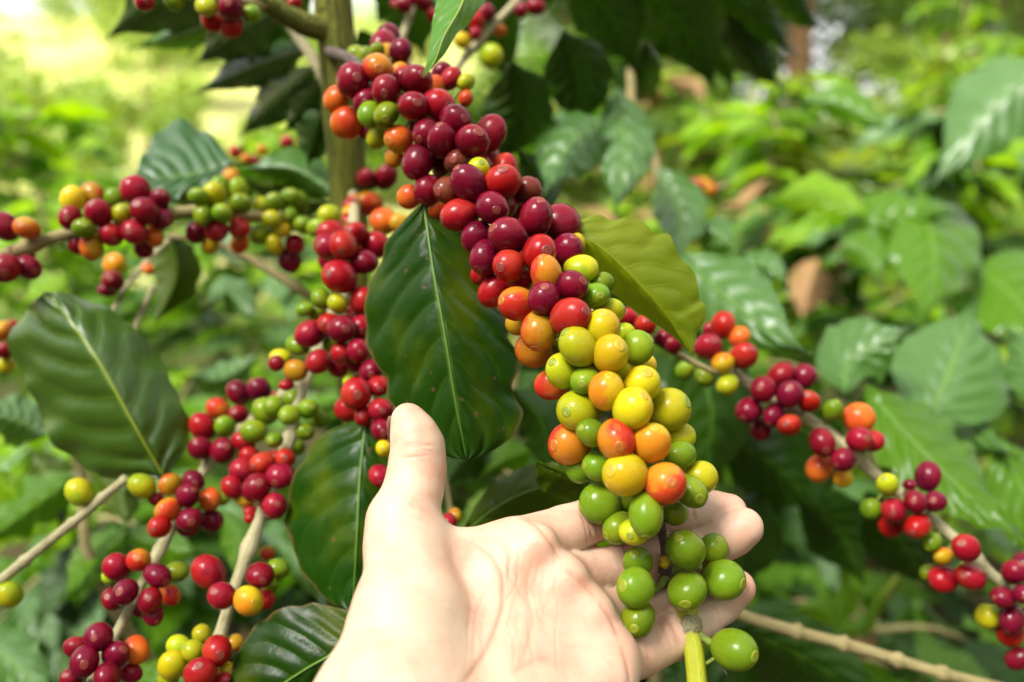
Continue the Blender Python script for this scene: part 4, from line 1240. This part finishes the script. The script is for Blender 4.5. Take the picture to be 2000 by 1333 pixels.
# 7 right branch
AX7 = [(1330, 660, .47), (1420, 720, .455), (1470, 755, .45), (1560, 808, .44), (1640, 862, .435), (1700, 920, .43), (1765, 968, .43), (1830, 1022, .425), (1885, 1070, .42), (1940, 1125, .42), (2010, 1175, .415), (2080, 1230, .41)]
rbr = thing('fruiting_branch', P(1330, 660, .47), 'pale fruiting branch with spaced dark red clumps crossing to the lower right', 'branch', GRP)
tube('stem', [P(*a) for a in AX7], [0.0034, 0.0034, 0.0032, 0.003, 0.0026], M['twig'], rbr, 70, 9, nodes=(0.12, 0.3, 0.46, 0.62, 0.78), knob=0.4)
cherries(rbr, """
1412 636 23 R f;1388 645 14 R b;1444 659 19 O;1382 678 25 R f;1452 696 25 R f;1412 710 21 A f;1377 736 19 G;1421 752 20 L f;1338 724 18 G b
1524 734 24 D;1570 736 22 D;1491 761 24 D f;1542 771 25 D f;1579 785 21 R;1463 801 25 D f;1512 810 22 D f;1542 831 22 R f;1486 839 20 D
1626 803 19 G;1677 817 27 O f;1605 864 26 D f;1678 859 24 R f;1705 862 20 R;1600 915 24 O;1647 898 23 D F;1647 934 17 A
1734 947 20 L f;1701 994 18 G;1812 931 24 D;1776 947 11 D;1745 996 24 R f;1789 980 21 D f;1826 980 21 D;1741 1022 23 R;1792 1027 24 R f
1820 1059 17 G;1843 1087 17 A;1887 1071 26 R F;1843 1131 24 R;1896 1127 25 R f;1812 1118 14 G b
1981 1118 22 D;1997 1100 20 D b;1960 1167 21 D f;1929 1204 22 L;1976 1209 24 D f;1973 1237 22 R;1990 1286 21 D;1998 1160 18 D f
""", AX7, 50, seed=13, stalks=True)
# 8 behind the yellow leaf
AX8 = [(1150, 590, .43), (1240, 640, .42), (1320, 690, .42), (1400, 730, .42)]
ybr = thing('fruiting_branch', P(1150, 590, .43), 'few red cherries on a twig half hidden behind the yellowing leaf', 'branch', GRP)
tube('stem', [P(*a) for a in AX8], [0.0025, 0.002, 0.0015], M['twig_dull'], ybr, 16, 7)
cherries(ybr, "1225 622 20 R;1260 636 20 R f;1298 661 18 D;1316 675 16 D", AX8, 24, seed=14)
# 9 bare twig at the lower right
bt = thing('bare_twig', P(1440, 1195, .46), 'bare olive twig with swollen joints running out at the lower right', 'twig')
tube('stem', [P(1380, 1165, .47), P(1450, 1202, .465), P(1570, 1238, .46), P(1662, 1262, .455), P(1768, 1294, .45), P(1850, 1318, .445), P(1990, 1352, .44)], [0.0034, 0.0036, 0.0034, 0.0032, 0.003], M['twig_dull'], bt, 80, 10, nodes=(0.31, 0.46, 0.63, 0.77), knob=0.55, kw=0.012)
# 10 top twigs
t10 = thing('fruiting_branch', P(640, 40, .49), 'mixed cherries on a thick limb at the top left of the trunk', 'branch', GRP)
tube('stem', [P(560, 20, .47), P(480, 5, .45), P(400, -5, .44), P(260, -20, .43)], [0.003, 0.003, 0.0026, 0.002], M['twig_dull'], t10, 20, 8)
cherries(t10, "282 2 20 R;403 12 20 L;412 38 20 R;452 14 24 D f;452 51 22 R f;492 28 17 G;340 3 16 G b;575 7 13 R b;533 14 16 G b", [(560, 20, .47), (480, 5, .45), (400, -5, .44), (260, -20, .43)], 40, seed=15)
t11 = thing('fruiting_branch', P(880, 160, .55), 'pale slanting twig with a few cherries above the leaning cluster', 'branch', GRP)
tube('stem', [P(840, 230, .54), P(895, 130, .55), P(960, 55, .56), P(1020, -10, .57), P(1080, -80, .58)], [0.003, 0.003, 0.0028, 0.0024], M['twig'], t11, 24, 8)
cherries(t11, "903 80 15 Y;959 110 22 L;929 42 18 R;950 25 17 D;929 66 12 R;1045 14 18 D;1017 21 13 D;975 60 13 T b", [(895, 130, .55), (960, 55, .56), (1020, -10, .57)], 40, seed=16)
t12 = thing('fruiting_branch', P(760, 110, .58), 'short twig with dark cherries touching the top edge beside the trunk', 'branch', GRP)
tube('stem', [P(760, 130, .56), P(790, 60, .57), P(820, -20, .58)], [0.003, 0.0028, 0.0024], M['twig'], t12, 16, 8)
cherries(t12, "789 10 16 D;828 5 16 D;845 30 14 R;776 8 12 R b;810 -5 14 R", [(780, 60, .57), (815, -20, .58)], 34, seed=17)
t13 = thing('fruiting_branch', P(560, 320, .7), 'small distant cherries among the grey green leaves beside the trunk', 'branch', GRP)
tube('stem', [P(640, 300, .72), P(560, 310, .70), P(440, 320, .68)], [0.0026, 0.0022, 0.0018], M['twig'], t13, 16, 7)
cherries(t13, "459 298 11 R;470 292 11 G b;511 294 10 O;452 345 14 T;561 279 13 R;589 282 9 R;497 315 11 R;480 310 10 T;524 322 9 A", [(600, 300, .7), (440, 320, .68)], 20, seed=18, navels=False)
t14 = thing('fruiting_branch', P(1370, 375, .95), 'tiny orange and red cherries far behind the right bush', 'branch', GRP)
tube('stem', [P(1420, 360, .96), P(1370, 380, .95), P(1330, 410, .94)], [0.003, 0.0025, 0.002], M['twig_dull'], t14, 10, 6)
cherries(t14, "1345 382 13 T;1362 364 12 R;1388 372 13 O;1355 360 10 R b;1338 398 10 O;1376 360 11 A", [(1420, 360, .96), (1330, 390, .94)], 18, seed=19, navels=False)
t15 = thing('fruiting_branch', P(940, 915, .62), 'dim dark red cherries in the shade between thumb and green cluster', 'branch', GRP)
tube('stem', [P(870, 920, .64), P(940, 912, .62), P(1010, 930, .6)], [0.0026, 0.0022, 0.002], M['twig_dull'], t15, 10, 6)
cherries(t15, "925 915 16 D;955 918 15 D;905 910 12 L b", [(870, 920, .64), (1010, 930, .6)], 14, seed=20, navels=False)

# leaves low at the left, on a plant of their own
lplant = thing('coffee_bush', Vector((-0.30, 0.75, 0.0)), 'coffee plant with dull blue green leaves low behind the left branches', 'bush')
tube('stem', [Vector((-0.30, 0.75, -0.02)), Vector((-0.29, 0.74, 0.5)), P(200, 1150, .62), P(150, 850, .64), P(60, 700, .66)], [0.012, 0.010, 0.007, 0.005, 0.003], M['twig_dull'], lplant, 20, 7)
for pts, w, mt in [
    ([(-60, 1240, .52), (20, 1290, .50), (120, 1380, .48)], 66, 'leaf_soft'), ([(90, 850, .60), (30, 820, .58), (-50, 800, .56)], 52, 'leaf_soft'),
    ([(160, 920, .62), (60, 990, .60), (-60, 1080, .58)], 46, 'leaf_mid'), ([(250, 1040, .62), (180, 1100, .60), (120, 1190, .58)], 44, 'leaf_mid'),
    ([(430, 1000, .60), (470, 1060, .58), (460, 1150, .56)], 40, 'leaf_mid'), ([(480, 1050, .62), (570, 1080, .60), (620, 1160, .58)], 46, 'leaf_soft'),
    ([(250, 1020, .56), (240, 960, .56), (290, 900, .56)], 46, 'leaf_dark'), ([(500, 700, .70), (430, 740, .68), (360, 740, .66)], 30, 'leaf_soft'),
    ([(380, 1080, .66), (300, 1060, .66), (220, 1030, .66)], 44, 'leaf_mid'), ([(60, 880, .66), (110, 960, .66), (120, 1040, .66)], 50, 'leaf_dark'),
    ([(500, 620, .74), (440, 570, .72), (400, 610, .7)], 36, 'leaf_soft'), ([(330, 1290, .6), (300, 1340, .6), (280, 1400, .6)], 50, 'leaf_mid'),
    ([(130, 540, .72), (100, 570, .7), (30, 600, .68)], 40, 'leaf_light'), ([(80, 1010, .64), (20, 960, .62), (-50, 900, .60)], 36, 'leaf_light')]:
    leaf_mid(lplant, pts, w, mt, .02, .02, ripple=0.004, freq=5, pillow=0.003, nv=8, nu=48, lay=0.7, layx=0.1)
cplant = thing('coffee_bush', Vector((-0.02, 0.85, 0.0)), 'coffee plant with dark glossy leaves in the shade behind the hand', 'bush')
tube('stem', [Vector((-0.02, 0.85, -0.02)), Vector((-0.01, 0.82, 0.5)), P(980, 1000, .66), P(1010, 700, .66), P(1020, 500, .68)], [0.012, 0.010, 0.007, 0.005, 0.003], M['twig_dull'], cplant, 20, 7)
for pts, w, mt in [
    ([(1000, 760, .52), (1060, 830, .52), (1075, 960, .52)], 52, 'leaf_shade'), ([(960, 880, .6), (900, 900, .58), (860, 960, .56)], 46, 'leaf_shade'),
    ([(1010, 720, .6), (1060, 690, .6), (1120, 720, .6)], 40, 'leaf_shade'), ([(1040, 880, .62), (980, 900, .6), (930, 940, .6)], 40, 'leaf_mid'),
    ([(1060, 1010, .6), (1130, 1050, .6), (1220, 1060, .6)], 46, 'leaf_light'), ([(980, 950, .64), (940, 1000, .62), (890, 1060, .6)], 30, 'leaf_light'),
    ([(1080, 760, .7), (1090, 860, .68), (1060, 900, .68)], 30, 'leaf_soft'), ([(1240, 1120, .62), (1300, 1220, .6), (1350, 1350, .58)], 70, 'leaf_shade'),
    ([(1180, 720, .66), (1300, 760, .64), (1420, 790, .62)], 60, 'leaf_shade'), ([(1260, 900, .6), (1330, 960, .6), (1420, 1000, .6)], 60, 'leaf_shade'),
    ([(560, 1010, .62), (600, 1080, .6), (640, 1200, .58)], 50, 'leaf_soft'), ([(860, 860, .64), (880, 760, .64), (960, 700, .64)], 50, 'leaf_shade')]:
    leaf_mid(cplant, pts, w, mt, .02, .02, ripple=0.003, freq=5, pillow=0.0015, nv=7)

# ------------------------------------------------------------------ the hand
def cv(x, y, d):
    """photo pixel and depth -> lens space in millimetres (right, up, forward)."""
    return np.array([(x - 1000.0) / FPX * d, -(y - 666.5) / FPX * d, d], dtype=np.float64) * 1000.0


def smin(a, b, kk):
    h = np.clip(0.5 + 0.5 * (b - a) / kk, 0, 1)
    return b * (1 - h) + a * h - kk * h * (1 - h)


VOX = 1.0
LO, HI = np.array([-92.0, -205.0, 150.0]), np.array([102.0, -18.0, 348.0])
AXS = [np.arange(LO[i], HI[i], VOX, dtype=np.float32) for i in range(3)]
GX, GY, GZ = AXS[0][:, None, None], AXS[1][None, :, None], AXS[2][None, None, :]


def cone(p1, r1, p2, r2):
    a, b = np.array(p1, np.float32), np.array(p2, np.float32)
    ba = b - a
    L2 = float(ba @ ba) or 1.0
    dx, dy, dz = GX - a[0], GY - a[1], GZ - a[2]
    t = np.clip((dx * ba[0] + dy * ba[1] + dz * ba[2]) / L2, 0, 1)
    return np.sqrt((dx - t * ba[0]) ** 2 + (dy - t * ba[1]) ** 2 + (dz - t * ba[2]) ** 2) - (r1 + (r2 - r1) * t)


def chain(js, kk):
    out = None
    for (p, r), (q, s) in zip(js, js[1:]):
        c = cone(p, r, q, s)
        out = c if out is None else smin(out, c, kk)
    return out


J = lambda x, y, d, r: (cv(x, y, d), r)
WR1, WR2, WR3 = J(760, 1420, .240, 21), J(930, 1490, .243, 20), J(1060, 1500, .248, 18)
palm = chain([J(1000, 1078, .290, 11), J(905, 1300, .264, 13), WR1], 6)
for a_ in ([J(1085, 1140, .288, 11), J(965, 1330, .262, 13), WR2], [J(1140, 1210, .286, 11), J(1015, 1370, .261, 13.5), WR2], [J(1185, 1285, .282, 10.5), J(1080, 1410, .264, 14.5), WR3]):
    palm = smin(palm, chain(a_, 8), 12)
# ball of the thumb, heel of the hand, web, finger pads
palm = smin(palm, chain([J(795, 1075, .281, 13), J(800, 1210, .262, 18), J(765, 1370, .243, 21)], 8), 10)
palm = smin(palm, chain([J(1175, 1320, .272, 12), J(1060, 1450, .255, 17)], 8), 9)
palm = smin(palm, cone(cv(835, 1085, .285), 10, cv(985, 1085, .291), 9.5), 9)
for q in (J(1050, 1065, .2838, 7.5), J(1105, 1130, .2815, 7.5), J(1155, 1200, .2785, 7.5), J(1192, 1280, .2745, 8)):
    palm = smin(palm, cone(q[0], q[1], q[0] + np.array([-3, -3, 0]), q[1]), 6)
# wrist and forearm, towards the photographer
palm = smin(palm, smin(chain([WR1, J(640, 1750, .205, 25), J(560, 2150, .178, 28)], 8), chain([WR3, J(960, 1800, .212, 24), J(880, 2150, .182, 28)], 8), 14), 14)
thumb = chain([J(790, 1060, .281, 13.5), J(786, 1018, .286, 12.4), J(807, 960, .293, 10.6), J(815, 915, .297, 10.3), J(816, 872, .300, 9.6), J(806, 842, .301, 8.0), J(796, 818, .301, 6.0)], 3.0)
thumb = smin(thumb, cone(cv(818, 880, .2955), 6.5, cv(812, 850, .297), 6), 4)
FING = [
    [J(1015, 1066, .292, 10.4), J(1105, 1036, .302, 9.2), J(1170, 1011, .3105, 8.7), J(1240, 1002, .314, 8.4), J(1330, 996, .3185, 8.0), J(1392, 998, .320, 7.8), J(1424, 999, .3200, 7.1)],
    [J(1095, 1135, .290, 10.4), J(1165, 1120, .302, 9.0), J(1245, 1101, .3115, 8.8), J(1310, 1088, .315, 8.5), J(1385, 1070, .3155, 8.4), J(1430, 1042, .313, 8.6), J(1452, 1030, .311, 7.7)],
    [J(1145, 1203, .288, 10.2), J(1205, 1185, .302, 9.2), J(1275, 1165, .312, 8.8), J(1320, 1152, .317, 8.2), J(1358, 1140, .320, 8.0), J(1390, 1125, .320, 7.2)],
    [J(1192, 1292, .283, 10.0), J(1250, 1272, .294, 8.9), J(1322, 1240, .303, 8.5), J(1365, 1210, .308, 7.9), J(1405, 1178, .3105, 7.9), J(1440, 1148, .309, 7.0)],
]
body = smin(palm, thumb, 7)
hand = body
for f_ in FING:
    c = chain(f_, 2.0)
    hand = np.minimum(hand, smin(body, c, 2.5)) if hand is not body else smin(body, c, 2.5)
SDF = hand.astype(np.float32)


def surface_nets(f):
    ins = f < 0
    c8 = [(i, j, k_) for i in (0, 1) for j in (0, 1) for k_ in (0, 1)]
    n = np.array(f.shape) - 1
    cnt = np.zeros(n, np.int8)
    for (i, j, k_) in c8:
        cnt += ins[i:i + n[0], j:j + n[1], k_:k_ + n[2]]
    act = np.argwhere((cnt > 0) & (cnt < 8))
    idx = -np.ones(n, np.int32)
    idx[act[:, 0], act[:, 1], act[:, 2]] = np.arange(len(act))
    vals = {c: f[act[:, 0] + c[0], act[:, 1] + c[1], act[:, 2] + c[2]] for c in c8}
    acc = np.zeros((len(act), 3))
    num = np.zeros(len(act))
    for a in c8:
        for ax in range(3):
            if a[ax]:
                continue
            b = list(a)
            b[ax] = 1
            b = tuple(b)
            va, vb = vals[a], vals[b]
            cr = (va < 0) != (vb < 0)
            t = np.where(cr, va / np.where(cr, va - vb, 1), 0)
            p = np.tile(np.array(a, float), (len(act), 1))
            p[:, ax] += t
            acc += np.where(cr[:, None], p, 0)
            num += cr
    verts = act + acc / num[:, None]
    faces = []
    for ax in range(3):
        u, w = (ax + 1) % 3, (ax + 2) % 3
        sl_a = [slice(None)] * 3
        sl_b = [slice(None)] * 3
        sl_a[ax], sl_b[ax] = slice(0, -1), slice(1, None)
        A, B = ins[tuple(sl_a)], ins[tuple(sl_b)]
        e = np.argwhere(A != B)
        e = e[(e[:, u] > 0) & (e[:, w] > 0) & (e[:, u] < n[u]) & (e[:, w] < n[w])]
        q = []
        for (du, dw) in ((-1, -1), (0, -1), (0, 0), (-1, 0)):
            g = e.copy()
            g[:, u] += du
            g[:, w] += dw
            q.append(idx[g[:, 0], g[:, 1], g[:, 2]])
        q = np.stack(q, 1)
        flip = ~A[e[:, 0], e[:, 1], e[:, 2]]
        q[flip] = q[flip][:, ::-1]
        faces.append(q)
    F = np.concatenate(faces)
    return verts, F[(F >= 0).all(1)]


V, F = surface_nets(SDF)
V = V * VOX + LO
# smooth the grid away
E = np.concatenate([F[:, [0, 1]], F[:, [1, 2]], F[:, [2, 3]], F[:, [3, 0]]])
deg = np.bincount(E.ravel(), minlength=len(V)).astype(float)
for lam in (0.6, -0.58, 0.6, -0.58, 0.5):
    s = np.stack([np.bincount(E[:, 0], V[E[:, 1], i], len(V)) + np.bincount(E[:, 1], V[E[:, 0], i], len(V)) for i in range(3)], 1)
    V = V + lam * (s / deg[:, None] - V)
# one split of every quad, so that skin creases can be cut finer than the grid
def split_quads(V, F):
    ed = np.sort(np.concatenate([F[:, [0, 1]], F[:, [1, 2]], F[:, [2, 3]], F[:, [3, 0]]]), 1)
    key, inv = np.unique(ed[:, 0].astype(np.int64) * len(V) + ed[:, 1], return_inverse=True)
    ea, eb = key // len(V), key % len(V)
    mid = (V[ea] + V[eb]) / 2
    fc = V[F].mean(1)
    nF, nE, nV = len(F), len(mid), len(V)
    e = [inv[i * nF:(i + 1) * nF] + nV for i in range(4)]
    c = np.arange(nF) + nV + nE
    nf = np.concatenate([np.stack([F[:, i], e[i], c, e[i - 1]], 1) for i in range(4)])
    return np.concatenate([V, mid, fc]), nf


def normals(V, F):
    n_ = np.cross(V[F[:, 2]] - V[F[:, 0]], V[F[:, 3]] - V[F[:, 1]])
    vn = np.stack([sum(np.bincount(F[:, j], n_[:, i], len(V)) for j in range(4)) for i in range(3)], 1)
    return vn / np.maximum(np.linalg.norm(vn, axis=1, keepdims=True), 1e-9)


V, F = split_quads(V, F)
E = np.concatenate([F[:, [0, 1]], F[:, [1, 2]], F[:, [2, 3]], F[:, [3, 0]]])
deg = np.bincount(E.ravel(), minlength=len(V)).astype(float)
for lam in (0.5, 0.5, 0.4):
    s = np.stack([np.bincount(E[:, 0], V[E[:, 1], i], len(V)) + np.bincount(E[:, 1], V[E[:, 0], i], len(V)) for i in range(3)], 1)
    V = V + lam * (s / deg[:, None] - V)
N = normals(V, F)
px = 1000 + V[:, 0] / V[:, 2] * FPX
py = 666.5 - V[:, 1] / V[:, 2] * FPX
facing = np.clip(-(N * V).sum(1) / np.linalg.norm(V, axis=1) * 2.0, 0, 1)
# skin folds of the palm and fingers: photo polyline, depth mm, half width px
CREASES = [
    ([(1022, 1008), (1052, 1030), (1078, 1062), (1096, 1094)], 0.75, 7), ([(1102, 1108), (1140, 1142), (1168, 1168)], 0.7, 7),
    ([(1168, 1172), (1195, 1212), (1210, 1250)], 0.7, 7), ([(1213, 1258), (1226, 1300), (1232, 1345)], 0.7, 7),
    ([(905, 1048), (965, 1090), (985, 1150), (975, 1215), (940, 1290), (885, 1360)], 0.6, 9), ([(985, 1048), (996, 1090), (990, 1150)], 0.4, 8),
    ([(1100, 1130), (1075, 1165), (1060, 1215), (1090, 1260), (1150, 1265), (1200, 1262)], 0.16, 9), ([(880, 1090), (905, 1130), (920, 1180), (915, 1240)], 0.30, 9),
    ([(1040, 1090), (1030, 1150), (1040, 1220), (1020, 1300)], 0.35, 8), ([(1130, 1300), (1060, 1290), (990, 1320)], 0.3, 9),
    ([(1000, 1130), (1030, 1175), (1080, 1230)], 0.22, 7),
    ([(784, 872), (815, 866), (850, 874)], 0.30, 5), ([(782, 880), (815, 876), (852, 886)], 0.22, 5), ([(792, 984), (820, 992), (852, 1010)], 0.35, 6), ([(780, 1000), (812, 1010), (850, 1030)], 0.25, 6),
    ([(770, 1030), (800, 1024), (840, 1040)], 0.22, 7), ([(1132, 1002), (1150, 1028), (1158, 1052)], 0.5, 5), ([(1142, 998), (1160, 1024), (1168, 1048)], 0.3, 5),
    ([(1215, 1062), (1230, 1088), (1236, 1112)], 0.45, 5), ([(1346, 960), (1354, 990), (1356, 1020)], 0.4, 5), ([(1372, 1040), (1388, 1066), (1392, 1100)], 0.4, 5),
    ([(1390, 1180), (1404, 1202), (1408, 1230)], 0.4, 5), ([(1302, 1204), (1316, 1232), (1330, 1270)], 0.45, 6), ([(1250, 1235), (1262, 1260), (1270, 1300)], 0.25, 7),
]
rc_ = random.Random(21)
for i in range(22):                       # fine wrinkles running along the palm
    x0, y0 = rc_.uniform(900, 1090), rc_.uniform(1060, 1240)
    ln, dx = rc_.uniform(50, 140), rc_.uniform(-28, 18)
    CREASES.append(([(x0, y0), (x0 + dx * 0.4 + rc_.uniform(-5, 5), y0 + ln * 0.5), (x0 + dx, y0 + ln)], rc_.uniform(0.10, 0.2), rc_.uniform(3.0, 4.5)))
for i in range(14):                       # and across it
    x0, y0 = rc_.uniform(820, 1120), rc_.uniform(1080, 1300)
    ln = rc_.uniform(35, 90)
    CREASES.append(([(x0, y0), (x0 + ln * 0.5, y0 + rc_.uniform(-6, 14)), (x0 + ln, y0 + rc_.uniform(0, 30))], rc_.uniform(0.08, 0.15), rc_.uniform(3.0, 4.5)))
for (x0, y0, nx_, ny_) in [(1140, 1026, 10, 42), (1164, 1024, 9, 40), (1222, 1090, 10, 40), (1246, 1090, 9, 38), (1300, 1240, 16, 36), (1320, 1236, 16, 34), (1350, 990, 3, 28), (1378, 1070, 8, 30), (1400, 1200, 10, 24), (815, 872, -30, 2), (815, 892, -32, 4)]:
    CREASES.append(([(x0 - nx_, y0 - ny_), (x0 + 2, y0), (x0 + nx_, y0 + ny_)], 0.28, 3.5))
dep = np.zeros(len(V))
red = np.zeros(len(V))
for pl, dmm, wpx in CREASES:
    fcr = curve([Vector((a, b, 0)) for a, b in pl])
    S = np.array([tuple(fcr(i / 40))[:2] for i in range(41)])
    near = np.where((px > S[:, 0].min() - 40) & (px < S[:, 0].max() + 40) & (py > S[:, 1].min() - 40) & (py < S[:, 1].max() + 40) & (V[:, 2] < 340))[0]
    best = np.full(len(near), 1e9)
    tt = np.zeros(len(near))
    for i in range(40):
        a, b = S[i], S[i + 1]
        ab = b - a
        h = np.clip(((px[near] - a[0]) * ab[0] + (py[near] - a[1]) * ab[1]) / (ab @ ab + 1e-9), 0, 1)
        d_ = np.hypot(px[near] - a[0] - h * ab[0], py[near] - a[1] - h * ab[1])
        m_ = d_ < best
        best[m_] = d_[m_]
        tt[m_] = (i + h[m_]) / 40
    fade = np.clip(np.minimum(tt, 1 - tt) * 6, 0.15, 1)
    g = (np.exp(-(best / (wpx * 0.6)) ** 2) - 0.30 * np.exp(-((best - wpx * 1.9) / (wpx * 1.1)) ** 2)) * fade
    dep[near] += dmm * g * facing[near]
    red[near] = np.maximum(red[near], np.exp(-(best / (wpx * 1.1)) ** 2) * fade * min(1, dmm * 1.6) * facing[near])
V = V - N * dep[:, None] * 0.6
# ruddy fingertips, knuckles and pads: a skin colour
tint = np.zeros(len(V))
for (x, y, r, s) in [(1425, 990, 45, .5), (1450, 1035, 50, .6), (1440, 1150, 45, .5), (815, 850, 60, .25), (1130, 1165, 75, .42), (1065, 1075, 70, .4), (1180, 1235, 65, .42), (1010, 1120, 60, .45), (1150, 1030, 50, .4), (1250, 1100, 60, .5), (1310, 1240, 60, .4), (1110, 1290, 60, .4)]:
    tint = np.maximum(tint, s * np.exp(-((px - x) ** 2 + (py - y) ** 2) / (r * r)))
WV = [C_POS + RIGHT * (a / 1000) + UP * (b / 1000) + FWD * (c / 1000) for a, b, c in V.tolist()]

k = NT('skin')
tc = k.n('TexCoord')
geo = k.n('NewGeometry')
att = k.n('Attribute', attribute_name='crease')
at2 = k.n('Attribute', attribute_name='ruddy')
posn = geo.outputs['Position']
n1 = k.noise(posn, 70.0, 4.0, 0.6)
n2 = k.noise(posn, 420.0, 3.0, 0.6)
vo = k.n('TexVoronoi')
vo.inputs['Scale'].default_value = 700.0
vo.feature = 'DISTANCE_TO_EDGE'
k.l(posn, vo.inputs['Vector'])
n4 = k.noise(posn, 28.0, 2.0)
col = k.mix(k.ss(n1, 0.35, 0.68), (0.57, 0.415, 0.30), (0.54, 0.32, 0.22))
col = k.mix(k.math('MULTIPLY', k.ss(n4, 0.45, 0.7), 0.5), col, (0.585, 0.44, 0.305))
col = k.mix(k.math('MULTIPLY', k.math('ADD', at2.outputs['Fac'], k.math('MULTIPLY', k.math('SUBTRACT', n1, 0.5), 0.35)), 0.75, clamp=True), col, (0.54, 0.225, 0.15))
col = k.mix(k.math('MULTIPLY', att.outputs['Fac'], 0.45), col, (0.50, 0.20, 0.12))
bs = k.n('BsdfPrincipled')
k.l(col, bs.inputs['Base Color'])
bs.inputs['Roughness'].default_value = 0.48
bs.inputs['Specular IOR Level'].default_value = 0.35
bs.inputs['Subsurface Weight'].default_value = 0.45
bs.inputs['Subsurface Radius'].default_value = (1.0, 0.35, 0.18)
bs.inputs['Subsurface Scale'].default_value = 0.004
bump = k.n('Bump')
bump.inputs['Strength'].default_value = 0.35
bump.inputs['Distance'].default_value = 0.0005
k.l(k.math('ADD', k.math('ADD', n2, k.math('MULTIPLY', vo.outputs['Distance'], 0.25)), k.math('MULTIPLY', n1, 1.5)), bump.inputs['Height'])
k.l(bump.outputs[0], bs.inputs['Normal'])
k.l(bs.outputs[0], k.out.inputs['Surface'])
M['skin'] = k.m

person = mesh_obj('person', WV, F.tolist(), M['skin'])
me = person.data
for nm, arr in (('crease', red), ('ruddy', tint)):
    at = me.attributes.new(nm, 'FLOAT', 'POINT')
    at.data.foreach_set('value', arr.astype(np.float32))
me.update()
tag(person, 'pale open left hand with raised thumb, fingers cradling the green cherries', 'person')

# thumb nail, on the outer side of the tip
k = NT('nail')
bs = k.n('BsdfPrincipled')
bs.inputs['Base Color'].default_value = (0.72, 0.50, 0.40, 1)
bs.inputs['Roughness'].default_value = 0.25
k.l(bs.outputs[0], k.out.inputs['Surface'])
M['nail'] = k.m
na, nb = Vector(P(775.5, 862, .3046)), Vector(P(770.5, 812, .3054))
vs, fs = [], []
axis = (nb - na).normalized()
outd = (-RIGHT * 0.75 + FWD * 0.66)
outd = (outd - axis * outd.dot(axis)).normalized()
bdir = axis.cross(outd)
for i in range(11):
    t = i / 10
    for j in range(9):
        an = (j / 8 - 0.5) * 1.9
        rr_ = 0.0078 * (1 if t < 0.7 else math.sqrt(max(0.02, 1 - ((t - 0.7) / 0.33) ** 2)) * 0.45 + 0.55)
        c0 = na.lerp(nb, t) - outd * 0.0068
        vs.append(c0 + outd * math.cos(an) * 0.0074 + bdir * math.sin(an) * rr_)
for i in range(10):
    for j in range(8):
        fs.append((i * 9 + j, i * 9 + j + 1, (i + 1) * 9 + j + 1, (i + 1) * 9 + j))
mesh_obj('fingernail', vs, fs, M['nail'], person)
